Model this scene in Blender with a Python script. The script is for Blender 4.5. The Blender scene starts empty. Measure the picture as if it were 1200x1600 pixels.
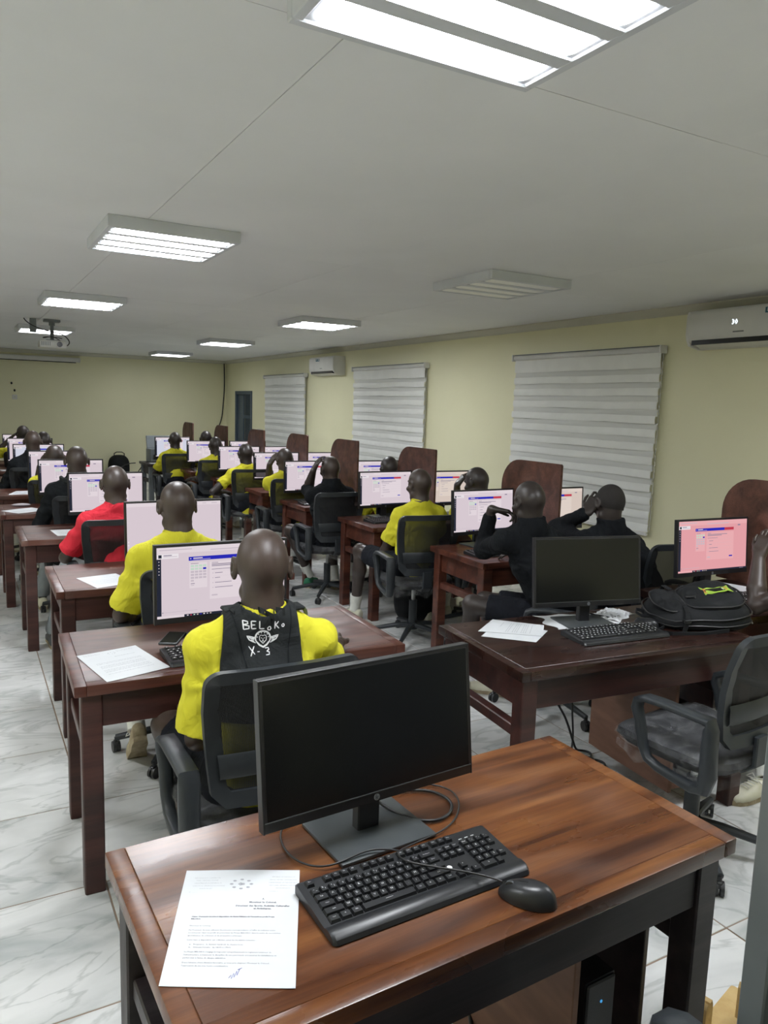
import bpy, bmesh, math, random
import numpy as np
from mathutils import Vector, Matrix, Euler
from mathutils.bvhtree import BVHTree

C = bpy.context.scene.collection
SC = bpy.context.scene
PI = math.pi
# ------------------------------------------------------------------ camera
YAW, PITCH, ROLL, FPX = 0.51093231, 0.13826615, -0.03203288, 1181.119
def cam_axes():
    cy, sy = math.cos(YAW), math.sin(YAW)
    f = Vector((sy*math.cos(PITCH), cy*math.cos(PITCH), -math.sin(PITCH)))
    r = Vector((cy, -sy, 0)); d = f.cross(r)
    r2 = math.cos(ROLL)*r + math.sin(ROLL)*d
    d2 = -math.sin(ROLL)*r + math.cos(ROLL)*d
    return r2, -d2, -f
cam = bpy.data.cameras.new('camera'); camo = bpy.data.objects.new('camera', cam); C.objects.link(camo)
ax = cam_axes()
M = Matrix.Identity(4)
for i in range(3):
    for j in range(3): M[j][i] = ax[i][j]
M[2][3] = 1.7
camo.matrix_world = M
cam.sensor_fit = 'HORIZONTAL'; cam.sensor_width = 36.0; cam.lens = FPX/1200*36.0
cam.clip_start = 0.05; cam.clip_end = 60
SC.camera = camo
# ------------------------------------------------------------------ world, exposure
w = bpy.data.worlds.new('world'); SC.world = w; w.use_nodes = True
w.node_tree.nodes['Background'].inputs[0].default_value = (0.55, 0.62, 0.7, 1)
w.node_tree.nodes['Background'].inputs[1].default_value = 0.3
SC.view_settings.view_transform = 'Standard'; SC.view_settings.look = 'None'
SC.view_settings.gamma = 1; SC.view_settings.use_curve_mapping = False
SC.view_settings.exposure = 0.0
LAMP = 43.0          # emission of the lit lamp strips
SCREEN = 0.80        # emission of the lit screens
# ------------------------------------------------------------------ materials
MT = {}
def nmat(name, col=(0.5,0.5,0.5), rough=0.5, metal=0.0, spec=0.5, **k):
    m = bpy.data.materials.new(name); m.use_nodes = True
    b = m.node_tree.nodes['Principled BSDF']
    b.inputs['Base Color'].default_value = (*col, 1); b.inputs['Roughness'].default_value = rough
    b.inputs['Metallic'].default_value = metal; b.inputs['Specular IOR Level'].default_value = spec
    for kk, v in k.items(): b.inputs[kk].default_value = v
    MT[name] = m
    return m
def N(m, t, **k):
    n = m.node_tree.nodes.new(t)
    for a, v in k.items(): setattr(n, a, v)
    return n
def L(m, a, b): m.node_tree.links.new(a, b)
def noise(m, scale=5, detail=4, dist=0.0, vec=None, mapping=None):
    n = N(m, 'ShaderNodeTexNoise'); n.inputs['Scale'].default_value = scale
    n.inputs['Detail'].default_value = detail; n.inputs['Distortion'].default_value = dist
    tc = N(m, 'ShaderNodeTexCoord'); mp = N(m, 'ShaderNodeMapping')
    if mapping: mp.inputs['Scale'].default_value = mapping
    L(m, tc.outputs['Object'], mp.inputs['Vector'])
    oi = N(m, 'ShaderNodeObjectInfo')
    ad = N(m, 'ShaderNodeVectorMath', operation='ADD'); L(m, mp.outputs[0], ad.inputs[0])
    sc = N(m, 'ShaderNodeMath', operation='MULTIPLY'); sc.inputs[1].default_value = 37.0
    L(m, oi.outputs['Random'], sc.inputs[0]); L(m, sc.outputs[0], ad.inputs[1])
    L(m, ad.outputs[0], n.inputs['Vector'])
    return n
def ramp(m, fac, stops):
    r = N(m, 'ShaderNodeValToRGB'); e = r.color_ramp.elements
    while len(e) < len(stops): e.new(0.5)
    for i, (p, c) in enumerate(stops):
        e[i].position = p; e[i].color = (*c, 1) if len(c) == 3 else c
    L(m, fac, r.inputs[0]); return r
def bump(m, h, strength=0.2, dist=0.01):
    b = N(m, 'ShaderNodeBump'); b.inputs['Strength'].default_value = strength; b.inputs['Distance'].default_value = dist
    L(m, h, b.inputs['Height']); L(m, b.outputs[0], m.node_tree.nodes['Principled BSDF'].inputs['Normal']); return b
def P(m): return m.node_tree.nodes['Principled BSDF']
def varied(name, c1, c2, scale=6, rough=0.5, bs=0.0, bscale=60, mapping=None, **k):
    m = nmat(name, c1, rough, **k)
    n = noise(m, scale, 5, 0.3, mapping=mapping); r = ramp(m, n.outputs['Fac'], [(0.35, c1), (0.65, c2)])
    L(m, r.outputs[0], P(m).inputs['Base Color'])
    if bs:
        n2 = noise(m, bscale, 3); bump(m, n2.outputs['Fac'], bs)
    return m
def wood(name, dark, mid, light, rough=0.33, wear=0.0, scale=1.0):
    m = nmat(name, mid, rough)
    n = noise(m, 3.2*scale, 5, 0.5, mapping=(0.45, 5.0, 5.0))
    r = ramp(m, n.outputs['Fac'], [(0.30, dark), (0.5, mid), (0.72, light)])
    n3 = noise(m, 26*scale, 4, 0.2, mapping=(0.25, 6.0, 6.0))
    mx = N(m, 'ShaderNodeMixRGB', blend_type='MULTIPLY'); mx.inputs[0].default_value = 0.45
    r3 = ramp(m, n3.outputs['Fac'], [(0.3, (0.45, 0.4, 0.4)), (0.65, (1, 1, 1))])
    L(m, r.outputs[0], mx.inputs[1]); L(m, r3.outputs[0], mx.inputs[2])
    out = mx.outputs[0]
    # worn, dusty varnish: dull pale scuffs with a shape of their own
    nw = noise(m, 3.0, 5, 0.3, mapping=(0.8, 2.4, 1.0))
    rw = ramp(m, nw.outputs['Fac'], [(0.52, (0, 0, 0)), (0.72, (1, 1, 1))])
    mw = N(m, 'ShaderNodeMixRGB'); mw.inputs[2].default_value = (0.34, 0.27, 0.24, 1)
    ml = N(m, 'ShaderNodeMath', operation='MULTIPLY'); ml.inputs[1].default_value = wear
    L(m, rw.outputs[0], ml.inputs[0]); L(m, ml.outputs[0], mw.inputs[0]); L(m, out, mw.inputs[1])
    L(m, mw.outputs[0], P(m).inputs['Base Color'])
    rr = ramp(m, nw.outputs['Fac'], [(0.4, (rough,)*3), (0.75, (min(1, rough+0.25),)*3)])
    L(m, rr.outputs[0], P(m).inputs['Roughness'])
    bump(m, n3.outputs['Fac'], 0.08, 0.003)
    return m
wood('wood_orange', (0.045, 0.013, 0.005), (0.125, 0.042, 0.013), (0.215, 0.085, 0.026), 0.25, 0.06)
wood('wood_dark', (0.012, 0.006, 0.005), (0.026, 0.010, 0.007), (0.042, 0.017, 0.012), 0.22, 0.0)
wood('wood_worn', (0.04, 0.012, 0.009), (0.085, 0.026, 0.017), (0.15, 0.055, 0.038), 0.30, 0.42)
wood('wood_mid', (0.04, 0.012, 0.008), (0.09, 0.026, 0.015), (0.16, 0.05, 0.028), 0.34, 0.10)
wood('wood_leg', (0.022, 0.008, 0.007), (0.048, 0.015, 0.012), (0.075, 0.026, 0.02), 0.35, 0.05)
wood('wood_black', (0.012, 0.009, 0.010), (0.022, 0.016, 0.018), (0.04, 0.028, 0.028), 0.4, 0.05)
wood('wood_divider', (0.05, 0.019, 0.012), (0.10, 0.038, 0.024), (0.16, 0.065, 0.042), 0.42, 0.10, 0.8)
varied('board', (0.16, 0.075, 0.045), (0.22, 0.11, 0.07), 5, 0.5, mapping=(1, 1, 4))
varied('black_plastic', (0.016, 0.017, 0.018), (0.022, 0.023, 0.025), 8, 0.42, 0.05, 300)
varied('key_plastic', (0.013, 0.014, 0.016), (0.018, 0.019, 0.021), 8, 0.35)
varied('monitor_plastic', (0.012, 0.012, 0.014), (0.018, 0.018, 0.02), 8, 0.38, 0.03, 400)
varied('monitor_edge', (0.07, 0.075, 0.08), (0.09, 0.095, 0.1), 8, 0.4)
varied('base_plastic', (0.045, 0.052, 0.055), (0.055, 0.062, 0.066), 12, 0.36, 0.04, 400)
varied('dark_glass', (0.004, 0.0045, 0.005), (0.006, 0.0065, 0.007), 3, 0.22)
varied('chair_plastic', (0.024, 0.028, 0.032), (0.033, 0.038, 0.042), 10, 0.42, 0.06, 350, spec=0.4)
varied('seat_fabric', (0.012, 0.013, 0.016), (0.022, 0.023, 0.027), 60, 0.85, 0.3, 500)
varied('metal', (0.35, 0.36, 0.37), (0.45, 0.46, 0.47), 10, 0.3, metal=0.9)
varied('grey_metal', (0.16, 0.18, 0.19), (0.2, 0.22, 0.23), 4, 0.42, 0.03, 200, metal=0.3)
varied('white_plastic', (0.62, 0.62, 0.60), (0.70, 0.70, 0.68), 3, 0.3)
varied('lamp_white', (0.60, 0.62, 0.66), (0.66, 0.68, 0.72), 3, 0.5)
varied('lamp_off', (0.86, 0.86, 0.84), (0.90, 0.90, 0.88), 9, 0.3)
varied('sticker_blue', (0.01, 0.09, 0.16), (0.015, 0.13, 0.2), 20, 0.4)
varied('paper', (0.60, 0.62, 0.64), (0.65, 0.67, 0.69), 5, 0.75, 0.05, 20)
varied('ink', (0.10, 0.10, 0.12), (0.16, 0.16, 0.19), 400, 0.8)
varied('ink_light', (0.30, 0.31, 0.34), (0.42, 0.43, 0.46), 300, 0.8)
varied('ink_blue', (0.12, 0.13, 0.42), (0.2, 0.22, 0.55), 300, 0.8)
varied('legend_white', (0.72, 0.73, 0.74), (0.8, 0.81, 0.82), 40, 0.6)
varied('logo_grey', (0.16, 0.17, 0.18), (0.2, 0.21, 0.22), 40, 0.35)
varied('cable', (0.012, 0.012, 0.013), (0.02, 0.02, 0.021), 20, 0.4)
varied('yellow_shirt', (0.60, 0.555, 0.020), (0.66, 0.615, 0.030), 5, 0.85, 0.12, 500)
varied('red_shirt', (0.55, 0.012, 0.030), (0.62, 0.02, 0.04), 5, 0.85, 0.12, 500)
varied('black_cloth', (0.007, 0.008, 0.010), (0.012, 0.014, 0.016), 7, 0.9, 0.15, 400, spec=0.15)
varied('vest_cloth', (0.016, 0.018, 0.019), (0.026, 0.029, 0.030), 9, 0.85, 0.2, 500, spec=0.2)
varied('shorts_cloth', (0.007, 0.008, 0.012), (0.011, 0.013, 0.018), 7, 0.85, 0.1, 400, spec=0.2)
varied('jeans_grey', (0.16, 0.18, 0.19), (0.26, 0.28, 0.29), 7, 0.85, 0.1, 400)
varied('sock_white', (0.68, 0.68, 0.62), (0.76, 0.76, 0.70), 30, 0.9, 0.3, 200)
varied('shoe_cream', (0.62, 0.60, 0.46), (0.70, 0.68, 0.54), 12, 0.6)
varied('shoe_dark', (0.05, 0.055, 0.06), (0.08, 0.085, 0.09), 12, 0.7)
varied('sole_tan', (0.30, 0.24, 0.15), (0.42, 0.35, 0.23), 30, 0.8, 0.3, 100)
varied('shoe_green', (0.02, 0.16, 0.08), (0.03, 0.2, 0.1), 30, 0.7)
varied('olive_strap', (0.07, 0.09, 0.04), (0.1, 0.12, 0.06), 30, 0.8)
varied('hair', (0.016, 0.013, 0.012), (0.026, 0.022, 0.020), 200, 0.75, 0.5, 600)
varied('eye_white', (0.6, 0.58, 0.52), (0.66, 0.64, 0.58), 8, 0.25)
varied('foam_tan', (0.48, 0.33, 0.13), (0.58, 0.42, 0.19), 20, 0.75, 0.4, 60)
varied('frame_blue', (0.055, 0.085, 0.115), (0.07, 0.10, 0.135), 4, 0.5)
varied('night_glass', (0.02, 0.03, 0.035), (0.035, 0.045, 0.05), 2, 0.15)
varied('patch_green', (0.25, 0.42, 0.04), (0.35, 0.5, 0.06), 60, 0.8)
varied('patch_orange', (0.5, 0.16, 0.03), (0.6, 0.2, 0.05), 60, 0.8)
varied('foil_pink', (0.30, 0.27, 0.30), (0.4, 0.36, 0.40), 10, 0.5)
varied('backpack_cloth', (0.007, 0.008, 0.009), (0.014, 0.015, 0.017), 9, 0.8, 0.2, 500, spec=0.25)
varied('led_white', (0.8, 0.85, 0.9), (0.85, 0.9, 0.95), 9, 0.8)
P(MT['led_white']).inputs['Emission Color'].default_value = (0.8, 0.9, 1, 1); P(MT['led_white']).inputs['Emission Strength'].default_value = 1.5
varied('led_blue', (0.05, 0.2, 0.5), (0.05, 0.2, 0.5), 9, 0.8)
P(MT['led_blue']).inputs['Emission Color'].default_value = (0.1, 0.5, 1, 1); P(MT['led_blue']).inputs['Emission Strength'].default_value = 0.6
# soft creases pressed into the knit of the shirts
for nm_ in ('yellow_shirt', 'red_shirt', 'black_cloth', 'vest_cloth', 'shorts_cloth'):
    m = MT[nm_]; n_ = noise(m, 7.5, 3, 1.8, mapping=(1.0, 1.0, .55)); rr_ = ramp(m, n_.outputs['Fac'], [(0.38, (0, 0, 0)), (0.50, (1, 1, 1)), (0.62, (0, 0, 0))])
    b_ = N(m, 'ShaderNodeBump'); b_.inputs['Strength'].default_value = .30; b_.inputs['Distance'].default_value = .010
    L(m, rr_.outputs[0], b_.inputs['Height']); old = [l for l in m.node_tree.links if l.to_node == P(m) and l.to_socket.name == 'Normal'][0].from_node
    L(m, b_.outputs[0], old.inputs['Normal'])
# skin
def skin(name, a, b):
    m = nmat(name, a, 0.40, spec=0.5)
    n = noise(m, 7, 4, 0.4); r = ramp(m, n.outputs['Fac'], [(0.35, a), (0.65, b)]); L(m, r.outputs[0], P(m).inputs['Base Color'])
    n2 = noise(m, 160, 3); bump(m, n2.outputs['Fac'], 0.10, 0.003)
    rr = ramp(m, n.outputs['Fac'], [(0.3, (0.36,)*3), (0.7, (0.47,)*3)]); L(m, rr.outputs[0], P(m).inputs['Roughness'])
    return m
skin('skin_a', (0.044, 0.029, 0.023), (0.058, 0.039, 0.031))
skin('skin_b', (0.040, 0.028, 0.023), (0.055, 0.038, 0.031))
skin('skin_c', (0.030, 0.023, 0.021), (0.042, 0.032, 0.028))
skin('skin_palm', (0.20, 0.11, 0.075), (0.26, 0.15, 0.10))
# painted walls
m = varied('wall_paint', (0.76, 0.735, 0.50), (0.80, 0.775, 0.535), 0.9, 0.42, 0.10, 25)
m = varied('ceiling_paint', (0.80, 0.81, 0.825), (0.84, 0.85, 0.865), 1.2, 0.7, 0.04, 30)
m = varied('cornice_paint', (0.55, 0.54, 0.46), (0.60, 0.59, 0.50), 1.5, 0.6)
varied('grout', (0.22, 0.16, 0.11), (0.28, 0.21, 0.16), 5, 0.8)
# marble tile: cloudy white with soft grey veins, world wide offset per tile
def marble():
    m = nmat('marble_tile', (0.6, 0.6, 0.6), 0.12)
    n = noise(m, 1.3, 8, 1.9, mapping=(0.8, 1.5, 1.0))
    r = ramp(m, n.outputs['Fac'], [(0.30, (0.40, 0.425, 0.42)), (0.44, (0.60, 0.61, 0.60)), (0.62, (0.72, 0.725, 0.715))])
    n2 = noise(m, 1.6, 6, 2.6, mapping=(0.7, 1.6, 1.0))
    v = ramp(m, n2.outputs['Fac'], [(0.465, (1, 1, 1)), (0.495, (0.74, 0.755, 0.75)), (0.525, (1, 1, 1))])
    mx = N(m, 'ShaderNodeMixRGB', blend_type='MULTIPLY'); mx.inputs[0].default_value = 0.9
    L(m, r.outputs[0], mx.inputs[1]); L(m, v.outputs[0], mx.inputs[2]); L(m, mx.outputs[0], P(m).inputs['Base Color'])
    n3 = noise(m, 3, 3); rr = ramp(m, n3.outputs['Fac'], [(0.3, (0.12,)*3), (0.7, (0.24,)*3)]); L(m, rr.outputs[0], P(m).inputs['Roughness'])
    return m
marble()
# see-through mesh fabric of the chair backs
def seethrough(name, col, alpha, scale, axis='Z'):
    m = nmat(name, col, 0.7)
    nt = m.node_tree; b = P(m); out = nt.nodes['Material Output']
    tr = N(m, 'ShaderNodeBsdfTransparent'); mix = N(m, 'ShaderNodeMixShader')
    tc = N(m, 'ShaderNodeTexCoord'); wv = N(m, 'ShaderNodeTexWave', bands_direction=axis); wv.inputs['Scale'].default_value = scale
    L(m, tc.outputs['Object'], wv.inputs['Vector'])
    r = ramp(m, wv.outputs['Fac'], [(0.25, (alpha,)*3), (0.75, (min(1, alpha+0.18),)*3)])
    L(m, r.outputs[0], mix.inputs[0]); L(m, tr.outputs[0], mix.inputs[1]); L(m, b.outputs[0], mix.inputs[2]); L(m, mix.outputs[0], out.inputs[0])
    return m
seethrough('chair_mesh', (0.012, 0.013, 0.015), 0.80, 110, 'X')
m = seethrough('sheer', (0.74, 0.75, 0.72), 0.84, 60, 'Z')
varied('blind_cloth', (0.80, 0.81, 0.78), (0.84, 0.85, 0.82), 6, 0.8, 0.05, 200)
# crinkled clear film
def film():
    m = nmat('clear_film', (0.75, 0.77, 0.78), 0.13)
    b = P(m); out = m.node_tree.nodes['Material Output']
    tr = N(m, 'ShaderNodeBsdfTransparent'); mix = N(m, 'ShaderNodeMixShader')
    n = noise(m, 9, 4, 1.5); r = ramp(m, n.outputs['Fac'], [(0.45, (0.03,)*3), (0.78, (0.26,)*3)])
    L(m, r.outputs[0], mix.inputs[0]); L(m, tr.outputs[0], mix.inputs[1]); L(m, b.outputs[0], mix.inputs[2]); L(m, mix.outputs[0], out.inputs[0])
    n2 = noise(m, 22, 5, 2.0); bump(m, n2.outputs['Fac'], 1.0, 0.03)
film()
def emis(name, col, s):
    m = bpy.data.materials.new(name); m.use_nodes = True; nt = m.node_tree
    nt.nodes.remove(nt.nodes['Principled BSDF']); e = nt.nodes.new('ShaderNodeEmission')
    e.inputs[0].default_value = (*col, 1); e.inputs[1].default_value = s
    nt.links.new(e.outputs[0], nt.nodes['Material Output'].inputs[0]); MT[name] = m; return m
emis('lamp_strip', (0.93, 0.96, 1.0), LAMP); emis('lamp_strip_weak', (0.95, 0.97, 1.0), LAMP*.42)
def srgb(r, g, b): return tuple(((c/255)/12.92 if c/255 <= 0.04045 else ((c/255+0.055)/1.055)**2.4) for c in (r, g, b))
for nm, c in dict(scr_bg=(214, 200, 208), scr_light=(224, 212, 218), scr_blue=(40, 42, 178), scr_red=(190, 60, 80), scr_text=(140, 130, 150),
                  scr_dark=(38, 42, 56), scr_green=(190, 214, 196), scr_grey=(196, 184, 194), scr_white=(232, 226, 230),
                  pink_bg=(226, 160, 166), pink_light=(232, 172, 176), scr_cool=(206, 208, 222), scr_warm=(212, 196, 186), scr_warml=(220, 206, 196)).items():
    emis(nm, srgb(*c), 1.0)

# ------------------------------------------------------------------ mesh helpers
class MB:
    """collects shapes into one mesh"""
    def __init__(s): s.bm = bmesh.new(); s.mi = 0
    def _fin(s, fs):
        for f in fs: f.material_index = s.mi
    def box(s, x0, x1, y0, y1, z0, z1, bev=0.0, mat=None, seg=1):
        r = bmesh.ops.create_cube(s.bm, size=1.0)
        vs = r['verts']
        for v in vs: v.co = Vector(((x0+x1)/2 + v.co.x*(x1-x0), (y0+y1)/2 + v.co.y*(y1-y0), (z0+z1)/2 + v.co.z*(z1-z0)))
        if bev > 0:
            es = list({e for v in vs for e in v.link_edges})
            rb = bmesh.ops.bevel(s.bm, geom=es, offset=bev, segments=seg, affect='EDGES', profile=0.6)
            vs = list({v for f in rb['faces'] for v in f.verts} | {v for v in vs if v.is_valid})
        if mat is not None: bmesh.ops.transform(s.bm, matrix=mat, verts=vs)
        s._fin({f for v in vs for f in v.link_faces})
        return s
    def quad(s, pts):
        f = s.bm.faces.new([s.bm.verts.new(p) for p in pts]); f.material_index = s.mi; return s
    def prism(s, pts, vec, smooth=False):
        """closed outline pts (3D) extruded along vec"""
        v = Vector(vec); a = [s.bm.verts.new(p) for p in pts]; b = [s.bm.verts.new(Vector(p)+v) for p in pts]
        n = len(pts); fs = [s.bm.faces.new(a), s.bm.faces.new(list(reversed(b)))]
        for i in range(n): fs.append(s.bm.faces.new((a[(i+1) % n], a[i], b[i], b[(i+1) % n])))
        s._fin(fs); return s
    def tube(s, pts, r, n=8, cap=True):
        """round tube along points; r may be a list"""
        pts = [Vector(p) for p in pts]; rs = r if isinstance(r, (list, tuple)) else [r]*len(pts)
        rings = []; up = Vector((0.013, 0.007, 1))
        for i, p in enumerate(pts):
            d = (pts[min(i+1, len(pts)-1)] - pts[max(i-1, 0)])
            d = d.normalized() if d.length > 1e-9 else Vector((0, 0, 1))
            a = d.cross(up)
            if a.length < 0.05: a = d.cross(Vector((1, 0, 0)))
            a.normalize(); b = d.cross(a).normalized(); up = up if i == 0 else b.cross(d)*1.0 if False else up
            rings.append([s.bm.verts.new(p + (a*math.cos(t*2*PI/n) + b*math.sin(t*2*PI/n))*rs[i]) for t in range(n)])
        fs = []
        for i in range(len(rings)-1):
            for t in range(n): fs.append(s.bm.faces.new((rings[i][t], rings[i][(t+1) % n], rings[i+1][(t+1) % n], rings[i+1][t])))
        if cap: fs += [s.bm.faces.new(list(reversed(rings[0]))), s.bm.faces.new(rings[-1])]
        s._fin(fs); return s
    def sweep(s, pts, w, t, wdir=(1, 0, 0), closed=False):
        """flat bar of width w (along wdir) and thickness t swept along points"""
        pts = [Vector(p) for p in pts]; wd = Vector(wdir).normalized(); n = len(pts); rings = []
        for i, p in enumerate(pts):
            if closed: d = pts[(i+1) % n] - pts[i-1]
            else: d = pts[min(i+1, n-1)] - pts[max(i-1, 0)]
            nn = d.normalized().cross(wd).normalized()
            ww = w[i] if isinstance(w, (list, tuple)) else w
            c = 0.28; t_ = t[i] if isinstance(t, (list, tuple)) else t
            o = [(-.5, -.5+c), (-.5, .5-c), (-.5+c*t_/ww, .5), (.5-c*t_/ww, .5), (.5, .5-c), (.5, -.5+c), (.5-c*t_/ww, -.5), (-.5+c*t_/ww, -.5)]
            rings.append([s.bm.verts.new(p + wd*ww*a + nn*t_*b) for a, b in o])
        fs = []; m = 8
        for i in range(n if closed else n-1):
            A, B = rings[i], rings[(i+1) % n]
            for k in range(m): fs.append(s.bm.faces.new((A[k], A[(k+1) % m], B[(k+1) % m], B[k])))
        if not closed: fs += [s.bm.faces.new(list(reversed(rings[0]))), s.bm.faces.new(rings[-1])]
        s._fin(fs); return s
    def sphere(s, c, r, u=12, v=8, mat=None):
        rr = bmesh.ops.create_uvsphere(s.bm, u_segments=u, v_segments=v, radius=1.0)
        R3 = Vector(r) if isinstance(r, (tuple, list)) else Vector((r, r, r))
        for x in rr['verts']: x.co = Vector((x.co.x*R3.x, x.co.y*R3.y, x.co.z*R3.z)) + Vector(c)
        if mat is not None: bmesh.ops.transform(s.bm, matrix=mat, verts=rr['verts'])
        s._fin({f for x in rr['verts'] for f in x.link_faces}); return s
    def mesh(s, name, mats, smooth=True, angle=0.6):
        bmesh.ops.recalc_face_normals(s.bm, faces=s.bm.faces)
        me = bpy.data.meshes.new(name); s.bm.to_mesh(me); s.bm.free()
        for m in (mats if isinstance(mats, (list, tuple)) else [mats]): me.materials.append(MT[m])
        if smooth:
            for p in me.polygons: p.use_smooth = True
            try: me.set_sharp_from_angle(angle=angle)
            except Exception: pass
        return me
    def build(s, name, mats, parent=None, smooth=True, angle=0.6, loc=None, rz=None):
        return obj(name, s.mesh(name, mats, smooth, angle), parent, loc, rz)
def obj(name, me, parent=None, loc=None, rz=None):
    o = bpy.data.objects.new(name, me); C.objects.link(o)
    if parent is not None: o.parent = parent
    if loc is not None: o.location = loc
    if rz is not None: o.rotation_euler[2] = rz
    return o
def tag(o, label=None, cat=None, group=None, kind=None):
    if label: o['label'] = label
    if cat: o['category'] = cat
    if group: o['group'] = group
    if kind: o['kind'] = kind
    return o
def thing(name, label, cat, loc=(0, 0, 0), rz=0, group=None):
    o = bpy.data.objects.new(name, None); C.objects.link(o); o.empty_display_size = 0.1
    o.location = loc; o.rotation_euler = (0, 0, rz); return tag(o, label, cat, group)
CH = {}
def dup(root, loc, rz, label, group=None):
    r = root.copy(); C.objects.link(r); r.location = loc; r.rotation_euler = (0, 0, rz)
    r['label'] = label
    if group: r['group'] = group
    for ch in list(root.children):
        c = ch.copy(); C.objects.link(c); c.parent = r
        for g in list(ch.children):
            d = g.copy(); C.objects.link(d); d.parent = c
    return r
def rotz(a): return Matrix.Rotation(a, 4, 'Z')

# ================================================================== THE ROOM
XL, XR, YB, YF, ZC = -2.6, 5.25, 16.8, -1.4, 2.6
def wallbox(name, x0, x1, y0, y1, z0, z1, mat): return tag(MB().box(x0, x1, y0, y1, z0, z1).build(name, mat, smooth=False), kind='structure')
wallbox('wall_left', XL-.15, XL, YF, YB, 0, ZC+.1, 'wall_paint')
wallbox('wall_back', XL-.15, XR+.15, YB, YB+.15, 0, ZC+.1, 'wall_paint')
wallbox('wall_front', XL-.15, XR+.15, YF-.15, YF, 0, ZC+.1, 'wall_paint')
# right wall with a doorway (Y 15.05-16.1, z<1.93) filled by the steel door
wr = MB(); D0, D1, DZ = 15.05, 16.12, 1.935
wr.box(XR, XR+.15, YF, D0, 0, ZC+.1); wr.box(XR, XR+.15, D1, YB, 0, ZC+.1); wr.box(XR, XR+.15, D0, D1, DZ, ZC+.1)
tag(wr.build('wall_right', 'wall_paint', smooth=False), kind='structure')
# cornices
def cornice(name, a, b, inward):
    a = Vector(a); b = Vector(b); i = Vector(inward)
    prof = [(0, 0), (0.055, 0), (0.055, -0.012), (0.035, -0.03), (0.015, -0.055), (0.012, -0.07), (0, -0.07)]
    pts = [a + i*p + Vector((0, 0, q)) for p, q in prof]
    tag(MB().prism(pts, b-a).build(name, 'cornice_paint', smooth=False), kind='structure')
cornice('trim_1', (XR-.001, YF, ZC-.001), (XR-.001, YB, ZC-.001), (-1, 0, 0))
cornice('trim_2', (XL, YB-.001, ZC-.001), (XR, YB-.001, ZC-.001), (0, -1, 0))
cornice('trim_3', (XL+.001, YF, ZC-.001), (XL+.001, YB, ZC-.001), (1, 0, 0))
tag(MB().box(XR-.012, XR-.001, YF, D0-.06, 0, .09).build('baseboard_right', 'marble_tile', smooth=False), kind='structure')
tag(MB().box(XL, XR, YB-.012, YB-.001, 0, .09).build('baseboard_back', 'marble_tile', smooth=False), kind='structure')
tag(MB().box(XL+.001, XL+.012, YF, YB, 0, .09).build('baseboard_left', 'marble_tile', smooth=False), kind='structure')
# ceiling: painted boards with thin open joints
ceil = tag(MB().box(XL-.15, XR+.15, YF-.15, YB+.15, ZC+.012, ZC+.1).build('ceiling', 'grout', smooth=False), kind='structure')
xs = [XL, -1.92, -.52, .865, 2.245, 3.645, 5.02, XR]; xs = sorted(xs)
ys = [YF, -0.98, 1.785, 4.55, 7.3, 10.05, 12.8, 15.55, YB]
rnd = random.Random(5)
for i in range(len(xs)-1):
    for j in range(len(ys)-1):
        g = 0.0016 if xs[i+1] < 3 else 0.0006
        z = ZC + rnd.uniform(-.0008, .0008)
        MB().box(xs[i]+g, xs[i+1]-g, ys[j]+g, ys[j+1]-g, z, ZC+.014).build('ceiling_panel', 'ceiling_paint', ceil, smooth=False)
# floor: marble tiles with grout joints
floor = tag(MB().box(XL-.15, XR+.15, YF-.15, YB+.15, -.06, -.0022).build('floor', 'grout', smooth=False), kind='structure')
T = 0.6; TY = 0.586; g = 0.0030
tm = MB().box(-T/2+g, T/2-g, -TY/2+g, TY/2-g, -.012, 0, 0.0015).mesh('floor_tile', 'marble_tile', smooth=False)
tiles = []
x = 0.385 + T/2 - 5*T
while x - T/2 < XR:
    y = 1.45 + TY/2 - 5*TY
    while y - TY/2 < YB:
        tiles.append((x, y)); y += TY
    x += T
fw = Vector((math.sin(YAW), math.cos(YAW)))
def tkey(t):
    v = Vector(t); dd = v.dot(fw); sd = v.x*fw.y - v.y*fw.x
    vis = dd > 0.9 and abs(sd/dd) < 0.62
    return (0 if vis else 1, v.length)
tiles.sort(key=tkey)
for k, (x, y) in enumerate(tiles[:290]): obj('floor_tile', tm, floor, (x, y, 0))
mb = MB()
for x, y in tiles[290:]: mb.quad([(x-T/2+g, y-TY/2+g, 0), (x+T/2-g, y-TY/2+g, 0), (x+T/2-g, y+TY/2-g, 0), (x-T/2+g, y+TY/2-g, 0)])
tag(mb.build('floor_tiles', 'marble_tile', floor, smooth=False), kind='stuff')
# steel door with glazed grille in the right wall
door = thing('door_1', None, None, (XR, D0, 0)); door['kind'] = 'structure'
m1 = MB(); m1.box(-.02, .10, 0, .07, 0, DZ, .004); m1.box(-.02, .10, D1-D0-.07, D1-D0, 0, DZ, .004); m1.box(-.02, .10, .07, D1-D0-.07, DZ-.07, DZ, .004)
m1.build('door_frame', 'frame_blue', door)
m1 = MB(); m1.box(.02, .06, .07, D1-D0-.07, .0, .9, .004); m1.box(.02, .06, .62, D1-D0-.07, .9, DZ-.07, .004); m1.box(.02, .06, .07, .14, .9, DZ-.07, .004)
m1.box(.02, .06, .14, .62, 1.36, 1.43, .004); m1.build('door_leaf', 'frame_blue', door)
MB().box(.035, .045, .14, .62, .9, DZ-.07).build('door_glass', 'night_glass', door)
for k in range(5): MB().tube([(.015, .2+k*.085, .9), (.015, .2+k*.085, DZ-.07)], .007, 6).build('door_bar', 'frame_blue', door)
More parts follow.
